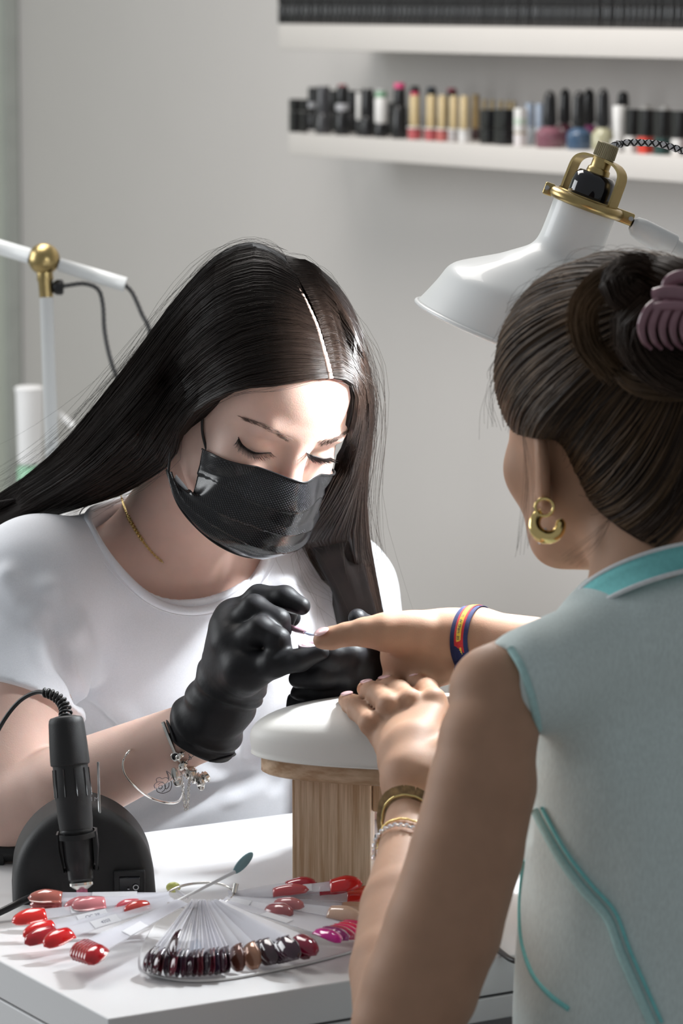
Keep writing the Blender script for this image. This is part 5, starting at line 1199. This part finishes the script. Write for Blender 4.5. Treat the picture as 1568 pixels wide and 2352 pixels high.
stick(665, 2078, .781, (.50, .16, .17), L=.026, W_=.014, droop=.0, start=.028); stick(643, 2093, .779, (.36, .10, .11), L=.026, W_=.0165, droop=.0, label='dusty rose nail on a short stick', lab=(.15, .6, ''))
stick(103, 2061, .777, (.44, .13, .10), L=.029, W_=.016, droop=0, label='dusty coral nail', lab=(.30, .72, ''))
stick(105, 2076, .771, (.40, .10, .10), L=.028, W_=.015, droop=0)
stick(184, 2077, .774, (.62, .18, .20), L=.028, W_=.0155, droop=.05); stick(202, 2078, .777, (.66, .22, .24), L=.029, W_=.0165, droop=.05, label='glossy pink nail')
stick(282, 2087, .772, (.20, .03, .045), L=.022, W_=.013, droop=.05); stick(291, 2083, .775, (.62, .09, .12), L=.023, W_=.0145, droop=.05); stick(313, 2085, .778, (.60, .06, .05), L=.023, W_=.013, droop=.05)
stick(66, 2108, .769, (.78, .025, .02), L=.029, W_=.0175, droop=.08, label='flat bright red nail furthest out', lab=(.52, .80, '55181C'))
stick(88, 2137, .768, (.78, .02, .02), L=.028, W_=.016, droop=.12, lab=(.55, .80, 'OC 38')); stick(92, 2152, .765, (.42, .012, .02), L=.029, W_=.0165, droop=.12); stick(132, 2157, .768, (.66, .010, .012), L=.028, W_=.017, droop=.15, lab=(.55, .80, '4505'))
for k in range(6): stick(188 + k * 6, 2184 + k * 2.2, .765 + .0012 * k, (.33 + .02 * k, .006, .012), roll=-.35, L=.024, W_=.017, droop=.3, label='deep red glossy nail' if k == 5 else None, lab=(.50, .72, '') if k == 5 else None)
def loose(name, pth, wd, c, lab):
    e = obj(name, strap(cr([P(*q) for q in pth], 20), nrm(V(.5, -.3, .3)), wd, .0005), m_clear, fan); return e
tst = obj('stick', tube([P(382, 2082, 2.985), P(540, 2002, 3.0)], [.0011, .0016], 8, flat=(V(0, 1, 0), .5)), m_white, fan, smooth=True, label='white stick sticking up out of the ring')
te, tb_ = P(580, 1958, 3.005), P(536, 2006, 3.0); obj('painted_nail', sphere((te + tb_) / 2, (np.linalg.norm(te - tb_) / 2, .0042, .0016), 10, np.stack([nrm(te - tb_), nrm(np.cross(nrm(te - tb_), V(0, 1, .1))), np.cross(nrm(te - tb_), nrm(np.cross(nrm(te - tb_), V(0, 1, .1))))], 1)), cmat((.20, .34, .37)), tst, smooth=True, label='grey teal nail')
tst = obj('stick', tube([P(438, 2080, 2.98), P(451, 2160, 2.93)], [.0015, .0022], 8, flat=(V(0, 1, 0), .5)), m_clear, fan, smooth=True)
te, tb_ = P(449, 2204, 2.90), P(451, 2156, 2.925); obj('painted_nail', sphere((te + tb_) / 2, (np.linalg.norm(te - tb_) / 2, .0042, .0020), 10, np.stack([nrm(te - tb_), nrm(np.cross(nrm(te - tb_), V(0, 1, .1))), np.cross(nrm(te - tb_), nrm(np.cross(nrm(te - tb_), V(0, 1, .1))))], 1)), cmat((.42, .60, .78)), tst, smooth=True, label='icy blue nail')
tst = obj('stick', tube([P(430, 2062, 3.01), P(405, 2045, 3.02)], .0015, 8), m_clear, fan, smooth=True)
obj('painted_nail', sphere(P(398, 2038, 3.03), (.0062, .004, .0045), 10), cmat((.60, .62, .18)), tst, smooth=True, label='lime nail behind the ring')
pal = [(322, 2216), (334, 2236), (370, 2250), (430, 2258), (500, 2256), (580, 2244), (700, 2219), (800, 2193), (862, 2172), (880, 2130), (860, 2080), (700, 2070), (500, 2072), (380, 2110), (330, 2170)]
po = cr([PZ(x, y, ZD) for x, y in pal], 110, True); ce = po.mean(0)
def ringz(k, z): q = ce + (po - ce) * k; q[:, 2] = z; return q
lv_ = [ringz(.985, ZD + .0004), ringz(1.0, ZD + .0010), ringz(1.0, ZD + .0026), ringz(.99, ZD + .0031), ringz(.975, ZD + .0022), ringz(.2, ZD + .0022)]
v = np.vstack(lv_); f = [q[::-1] for q in grid_faces(6, 110, False, True)] + [tuple(range(110)), tuple(5 * 110 + k for k in range(110))[::-1]]
a3 = np.cross(v[1] - v[0], v[110] - v[0])
tag(obj('palette', (v, f), m_white, None, angle=40), 'thin white oval palette lying under the swatch fan', 'palette')

# ================================================================== brush and little dish held by the technician
bt0, bt1, bt2 = P(658, 1437, 3.14), P(700, 1453, 3.105), P(728, 1460, 3.055)
brush = empty('nail_brush', bt2, 'black capped polish brush with pink stem touching the clients thumbnail', 'brush')
obj('cap', lathe([(0, .0052), (.002, .0062), (.022, .0056), (.026, .0045)], P(670, 1404, 3.150), nrm(P(652, 1452, 3.158) - P(670, 1404, 3.150)), 24), m_black, brush, angle=35)
obj('stem', tube([bt0, P(680, 1446, 3.122), bt1], [.0022, .0026, .0016], 12), cmat((.72, .42, .52)), brush, smooth=True, label='pink lacquered stem')
obj('bristles', tube([bt1, (bt1 + bt2) / 2 - V(0, 0, .0006), bt2], [.0010, .0019, .0007], 12, flat=(V(0, 0, 1), .6)), cmat((.30, .34, .45)), brush, smooth=True)
gd = P(705, 1487, 3.115); cup = empty('finger_dish', gd, 'tiny pale pink gel dish held between the gloved fingers', 'dish')
obj('dish', lathe([(-.004, .003), (-.003, .0062), (.000, .0078), (.003, .0074), (.0035, .0062), (.001, .0050), (.0005, .001)], gd, nrm(V(-.1, -.15, 1)), 30), cmat((.72, .55, .62), .15, .6), cup, smooth=True)
obj('gel', sphere(gd + V(0, 0, .002), (.0052, .0052, .0018), 10), cmat((.80, .62, .66), .1, .8), cup, smooth=True)
tag(obj('cuticle_pusher', tube([P(664, 1462, 3.135), P(667, 1480, 3.13), P(673, 1503, 3.125)], [.0007, .0010, .0006], 8), cmat((.03, .05, .04)), None, smooth=True), 'thin dark green tool held upright between the gloved fingers', 'tool')

# ================================================================== jewellery (worn: parts of the person)
def bracelet(par, name, c, axis, rx, ry, r, mt, tilt=0.0, n=90, sides=8, flat=None, xdir=None):
    ax_ = nrm(axis); a = nrm(np.cross(ax_, V(0, 1, 0) if xdir is None else xdir)); b = np.cross(ax_, a); an = np.linspace(0, 2 * np.pi, n, endpoint=False)
    p = c + a * rx * np.cos(an)[:, None] + b * ry * np.sin(an)[:, None] + ax_ * tilt * np.sin(an)[:, None]
    return p, obj(name, tube(p, r, sides, closed=True), mt, par, smooth=True)
def around(sdf, c, axis, off, n=72, r1=.07, tilt=(0, 0)):
    """closed line round a limb, lying on its surface"""
    ax_ = nrm(axis); a = nrm(np.cross(ax_, FW)); b = np.cross(ax_, a); o = []
    for t in np.linspace(0, 2 * np.pi, n, endpoint=False):
        d = a * math.cos(t) + b * math.sin(t); sft = ax_ * (tilt[0] * math.cos(t) + tilt[1] * math.sin(t)); q = c + sft + np.linspace(.004, r1, 90)[:, None] * d
        e = sdf.ev(q); i = np.where(e > 0)[0]; o.append(q[i[0]] + d * off if len(i) else q[-1])
    return np.array(o)
fa = nrm(wrR - elR)
# bangle
bf = [A.hit(x, y, 3.0, 3.4, .0020) for x, y in [(300, 1722), (284, 1745), (286, 1775), (310, 1806), (345, 1832), (385, 1844)]]
bf += [P(412, 1838, 3.245), P(420, 1800, 3.285), P(392, 1752, 3.30), P(348, 1718, 3.295), P(318, 1708, 3.27)]
obj('bangle', tube(cr(bf, 110, True), .0011, 8, closed=True), m_silver, tech, smooth=True, label='plain thin silver bangle')
# charm bracelet
def on_arm(pts, off): return np.array([A.hit(x, y, 3.0, 3.4, off) for x, y in pts])
ch0 = on_arm([(374, 1660), (382, 1682), (392, 1706), (401, 1728)], .0018)
bc = obj('charm_bracelet', tube(cr(ch0, 40), .0017, 8), m_silver, tech, smooth=True)
kn_ = resample(cr(ch0, 40), 34); obj('snake_links', M(*[lathe([(-.0004, .0019), (.0004, .0019)], k_, nrm(ch0[-1] - ch0[0]), 10) for k_ in kn_]), m_silver, bc)['kind'] = 'stuff'
ch1 = on_arm([(404, 1738), (415, 1750), (428, 1765), (442, 1776), (456, 1784), (468, 1788)], .0030)
obj('links', tube(cr(ch1, 40), .0012, 8), m_silver, bc, smooth=True)
r5 = np.random.default_rng(5)
def bead(x, y, R_, L_, nm='charm', th=0.0, spokes=8):
    R_ *= 1.3; L_ *= 1.3
    c = A.hit(x, y, 3.0, 3.4, .0036); ax_ = nrm(RT * math.cos(th) - UP * math.sin(th)); a = nrm(np.cross(ax_, FW)); b = np.cross(ax_, a); ps_ = [lathe([(-L_, R_ * .6), (-L_ * .8, R_), (L_ * .8, R_), (L_, R_ * .6)], c, ax_, 20)]
    for k in range(spokes):
        t = k * 2 * np.pi / spokes; ps_.append(sphere(c + (a * math.cos(t) + b * math.sin(t)) * R_ * 1.05, (.0008,) * 3, 4))
    return obj(nm, M(*ps_), m_silver, bc, smooth=True)
c = A.hit(402, 1738, 3.0, 3.4, .0042)
ho = obj('black_stone_charm', tube(c + (RT * np.cos(an[:, None]) + UP * np.sin(an[:, None])) * .0034, .0007, 6, closed=True), m_silver, bc, smooth=True)
obj('black_stone', sphere(c + FW * .0006, (.0031, .0022, .0031), 10), m_blackg, bc, smooth=True)
bead(413, 1736, .0036, .0018, th=.9); bead(420, 1757, .0040, .0022, th=.7, spokes=10); bead(437, 1775, .0044, .0034, th=.55); bead(449, 1787, .0038, .0020, th=.5, spokes=12); bead(462, 1792, .0046, .0028, th=.1, spokes=9); bead(472, 1784, .0036, .0024, th=-.6)
for x, y, rx, ry in ((401, 1778, .0032, .0066), (408, 1797, .0040, .0040), (461, 1802, .0034, .0056)):
    c = A.hit(x, y, 3.0, 3.4, .004); obj('pendant', sphere(c, (rx, .0012, ry), 8, np.stack([nrm(RT + UP * .2), FW, nrm(UP - RT * .2)], 1)), m_silver, bc, smooth=True)
lk = []
cp = cr([A.hit(416, 1770, 3.0, 3.4, .003), P(420, 1815, 3.165), P(426, 1858, 3.165), P(431, 1850, 3.166), P(434, 1800, 3.17), A.hit(440, 1782, 3.0, 3.4, .003)], 60)
cp = resample(cp, 44)
for i in range(43):
    d = nrm(cp[i + 1] - cp[i]); s_ = FW if i % 2 else nrm(np.cross(d, FW)); m_ = (cp[i] + cp[i + 1]) / 2; t = np.linspace(0, 2 * np.pi, 8, endpoint=False)[:, None]
    lk.append(tube(m_ + d * np.cos(t) * .0021 + s_ * np.sin(t) * .0011, .0003, 4, closed=True))
obj('safety_chain', M(*lk), m_silver, bc, smooth=True)['kind'] = 'stuff'
# tattoos: flat ink lines following the skin
def ink(pts, r=.00035, nm='tattoo', par=None):
    h_ = np.array([A.hit(x, y, 3.0, 3.4, -.00012) for x, y in cr(pts, 40)]); return tube(h_, r, 5)
def cpx(x, y): return (330 + x / 8.25, 1640 + y / 8.25)
ro = [[cpx(*p_) for p_ in L_] for L_ in ([(250, 1290), (240, 1230), (300, 1200), (350, 1225), (420, 1200), (470, 1240), (440, 1290)], [(250, 1290), (200, 1340), (210, 1400), (245, 1400)], [(245, 1400), (250, 1460), (300, 1490), (370, 1500), (440, 1480), (500, 1440), (530, 1350), (520, 1280), (470, 1240)],
        [(270, 1340), (320, 1300), (380, 1310), (410, 1370), (390, 1440), (340, 1480)], [(280, 1380), (300, 1350), (340, 1350), (350, 1390), (320, 1420), (285, 1410), (280, 1380)], [(440, 1290), (400, 1340), (420, 1420), (470, 1380), (480, 1300)], [(250, 1290), (300, 1280), (370, 1290)],
        [(470, 1240), (450, 1150), (430, 1080), (500, 1130), (530, 1200), (500, 1240)], [(480, 1230), (470, 1160), (445, 1100)])]
obj('rose_tattoo', M(*[ink(L_) for L_ in ro]), m_tattoo, tech, smooth=True)
obj('wrist_tattoo', M(*[ink([cpx(*p_) for p_ in L_]) for L_ in ([(830, 900), (870, 830), (850, 760)], [(870, 830), (920, 810), (950, 780)], [(840, 860), (900, 850), (880, 800), (850, 830)])]), m_tattoo, tech, smooth=True)
# gold necklace
nk = np.array([A.hit(x, y, 3.1, 3.6, .0012) for x, y in cr([(278, 1140), (290, 1178), (308, 1212), (330, 1246), (352, 1272), (374, 1292)], 60)]); nk = resample(nk, 56); lk = []
for i in range(55):
    d = nrm(nk[i + 1] - nk[i]); s_ = nrm(np.cross(d, FW)) if i % 2 else nrm(np.cross(d, V(0, 0, 1))); t = np.linspace(0, 2 * np.pi, 8, endpoint=False)[:, None]
    k_ = 1.6 if 22 < i < 40 else 1.0
    lk.append(tube((nk[i] + nk[i + 1]) / 2 + d * np.cos(t) * .0016 + s_ * np.sin(t) * .0009 * k_, .00035 * k_, 4, closed=True))
obj('necklace', M(*lk), m_gold, tech, smooth=True, label='fine gold chain necklace')
# glove cuff bead already built
obj('cuff_bead', tube(bead_ring, .0012, 6, closed=True), m_glove, gR, smooth=True)
# client's jewellery
fl = nrm(wrLc - P(940, 1960, 2.845))
def on_c(x, y, t, off, tilt, r1=.06): return around(B_, P(x, y, t), fl, off, tilt=tilt, r1=r1)
q = on_c(943, 1895, 2.875, .0022, (.010, .006)); bb = obj('bead_bracelet', tube(q, .0012, 6, closed=True), m_gold, client, smooth=True, label='brown and gold beaded bracelet nearest the hand')
for i in range(0, 72, 4): obj('bead', box(q[i] + nrm(q[i] - q.mean(0)) * .0008, (.0048, .0036, .0042), nrm(q[(i + 2) % 72] - q[i - 2]), nrm(q[i] - q.mean(0)), bev=.0010), m_leather, bb, angle=50)
q = on_c(938, 1955, 2.846, .0014, (.012, .006)); obj('gold_chain', M(*[sphere(q[i], (.0014, .0014, .0011), 4) for i in range(72)], tube(q, .0006, 5, closed=True)), m_gold, client, smooth=True, label='fine gold chain bracelet')
q = on_c(936, 1978, 2.836, .0020, (.014, .006)); cb2 = obj('crystal_bracelet', tube(q, .0011, 6, closed=True), m_silver, client, smooth=True, label='sparkling crystal bracelet furthest from the hand')
for i in range(0, 72, 2): obj('crystal', sphere(q[i] + nrm(q[i] - q.mean(0)) * .0006, .0021, 3), m_crystal, cb2)
# woven ribbon bracelet on the right wrist
wa_ = nrm(P(1180, 1478, 3.02) - P(1040, 1458, 3.05)); wc = P(1086, 1462, 3.045)
def rb(o_, off):
    q_ = around(B_, wc + wa_ * o_, wa_, off, n=90, r1=.05, tilt=(-.0025, .0010))
    for _ in range(8): q_ = (np.roll(q_, 1, 0) + 2 * q_ + np.roll(q_, -1, 0)) / 4
    return q_
rows_ = [rb(o_, .0011) for o_ in (-.0078, -.0040, -.0020, .0020, .0040, .0078)]
def band(i0, i1, mt, nm, off, par):
    a_, b_ = rows_[i0], rows_[i1]; ce_ = (a_ + b_).mean(0) / 2; n_ = a_ - wc; n_ -= (n_ @ wa_)[:, None] * wa_; n_ /= np.linalg.norm(n_, axis=1)[:, None]
    v = np.concatenate([a_ + n_ * (off - .0006), b_ + n_ * (off - .0006), b_ + n_ * off, a_ + n_ * off]); return obj(nm, (v, grid_faces(4, 90, True, True)), mt, par, smooth=True)
rib = band(0, 5, m_navy, 'ribbon_bracelet', .0003, client); rib['label'] = 'navy woven ribbon bracelet with red and yellow lettered stripe'
band(1, 4, m_redrib, 'red_stripe', .0006, rib)
band(2, 3, m_yelrib, 'yellow_stripe', .0008, rib)
# dark letters on the yellow stripe, wrapped round the wrist
cen_ = (rows_[2] + rows_[3]) / 2; vis_i = [i for i in range(90)]
def wrist_pt(ypix):
    best = min(range(90), key=lambda i: (0 if (cen_[i] - wc) @ FW < 0 else 1e6) + abs(1176 - F * ((cen_[i] - CAM) @ UP) / ((cen_[i] - CAM) @ FW) - ypix)); return best
for k, chh in enumerate('SEVANGAPSE'):
    i = wrist_pt(1466 - k * 6.0); q0_ = cen_[i]; out_ = q0_ - wc; out_ -= (out_ @ wa_) * wa_; out_ = nrm(out_); tg = nrm(np.cross(out_, wa_))
    if tg @ UP < 0: tg = -tg
    obj('letter', text_vf(chh, .0034, q0_ + out_ * .0011, tg, np.cross(out_, tg), .00005), m_navy, rib)
kn0 = rows_[0][wrist_pt(1516)] * .5 + rows_[5][wrist_pt(1516)] * .5
kn0 = P(1078, 1520, 3.032)
obj('knot', sphere(kn0, (.0055, .0035, .0045), 10), m_navy, rib, smooth=True)
for pts in ([(1078, 1520), (1058, 1518), (1046, 1530), (1046, 1545), (1052, 1565)], [(1072, 1518), (1058, 1524), (1050, 1540), (1055, 1562), (1060, 1568)], [(1078, 1520), (1095, 1514), (1102, 1510)]):
    obj('ribbon_tail', strap(cr([P(x, y, 3.030) for x, y in pts], 24), nrm(RT * .3 + FW), .0022, .0004), m_navy, rib, smooth=True)
# earring: thick open gold hoop with a crystal line, small hoop through the lobe
et = 2.765; ec = P(1257, 1204, et); eu, ev_ = RT, UP; tt = np.linspace(.30, -4.25, 60)
ep = ec + (eu * np.cos(tt)[:, None] * 30 + ev_ * np.sin(tt)[:, None] * 30 ) * et / F + FW * (.004 * np.sin(tt))[:, None]
er = np.interp(np.linspace(0, 1, 60), [0, .06, .5, .94, 1], [.0030, .0042, .0056, .0042, .0026])
ear = obj('hoop_earring', tube(ep, er, 18), m_gold, client, smooth=True, label='thick polished gold open hoop earring')
so = []
for k in range(9):
    a = -4.05 ; 
    cpt = ec + (eu * math.cos(-2.0) * 30 + ev_ * math.sin(-2.0) * 30) * et / F; rad_ = nrm(cpt - ec); phi = (k - 4) * .28
    so.append(sphere(cpt + (rad_ * math.sin(phi) - FW * math.cos(phi)) * .0060, .0013, 5))
obj('crystal_line', M(*so), m_crystal, ear)
l2 = P(1250, 1165, et); obj('lobe_hoop', tube(l2 + (eu * np.cos(an[:, None]) * 21 + ev_ * np.sin(an[:, None]) * 20) * et / F, .0013, 8, closed=True), m_gold, ear, smooth=True)
# claw clip in the bun
ct = 2.625; clip = empty('hair_clip', P(1520, 720, ct)); clip.parent = client; clip.location = P(1520, 720, ct) - ORG[client.name]
obj('bar', tube(cr([P(1504, 682, ct), P(1530, 676, ct - .004), P(1570, 680, ct - .006), P(1620, 700, ct - .004)], 40), .0066, 14, flat=(V(0, 1, 0), .6)), m_claw, clip, smooth=True)
obj('upper_jaw', tube(cr([P(1540, 676, ct + .01), P(1535, 652, ct + .006), P(1562, 636, ct + .004), P(1620, 640, ct)], 40), .0052, 12, flat=(V(0, 1, 0), .6)), m_claw, clip, smooth=True)
for k, x in enumerate((1484, 1508, 1532, 1556, 1580, 1604)):
    obj('tooth', tube(cr([P(x + 26, 690, ct - .004), P(x + 2, 712, ct - .010), P(x - 12, 748, ct - .008), P(x - 6, 782, ct + .002), P(x + 10, 800, ct + .014)], 26), np.interp(np.linspace(0, 1, 26), [0, .5, 1], [.0030, .0032, .0014]), 10), m_claw, clip, smooth=True)
obj('plate', tube(cr([P(1490, 708, ct - .006), P(1530, 702, ct - .012), P(1575, 704, ct - .012), P(1615, 716, ct - .008)], 30), .0036, 10), m_claw, clip, smooth=True)

# ================================================================== behind the technician, far left
T6 = 5.6; bp_ = P(70, 1180, T6); mm = T6 / F; sbz = P(70, 1195, T6)[2]
side = empty('side_table', V(bp_[0], bp_[1] + .05, 0), 'small white side cabinet in the far corner behind the technician', 'cabinet')
obj('top', box(V(bp_[0] + .10, bp_[1] + .06, sbz - .012), (.26, .18, .012), bev=.002), m_white, side, angle=40)
obj('body', box(V(bp_[0] + .10, bp_[1] + .06, (sbz - .024) / 2), (.25, .17, (sbz - .024) / 2), bev=.002), m_desk, side, angle=40)
obj('door', box(V(bp_[0] + .10, bp_[1] - .118, (sbz - .03) / 2), (.24, .008, (sbz - .05) / 2), bev=.002), m_white, side, angle=40)
sp = empty('dispenser_bottle', V(bp_[0], bp_[1], sbz), 'tall white pump bottle standing on a pale green block in the far corner', 'bottle')
obj('green_body', lathe([(.0002, .017), (.001, .0195), (.080, .0195), (.086, .016)], V(bp_[0], bp_[1], sbz), V(0, 0, 1), 28), mat('pale_green_liquid', (.30, .55, .38), .3, noise=(20, .05)), sp, angle=40)
obj('white_body', lathe([(.088, .016), (.092, .0185), (.196, .0205), (.206, .0225), (.2085, .018)], V(bp_[0], bp_[1], sbz), V(0, 0, 1), 28), m_white, sp, angle=40)
wt = empty('tissue_spout', P(160, 1180, 5.5) * V(1, 1, 0) + V(0, 0, sbz), 'white angled spout standing beside the pump bottle', 'bottle')
obj('body', lathe([(.0002, .013), (.002, .015), (.10, .015), (.12, .006), (.13, .005)], P(160, 1180, 5.5) * V(1, 1, 0) + V(0, 0, sbz), V(0, 0, 1), 24), m_white, wt, angle=40)
obj('spout', tube([P(168, 978, 5.5), P(150, 962, 5.5), P(132, 945, 5.5)], [.005, .0045, .003], 10), m_white, wt, smooth=True)
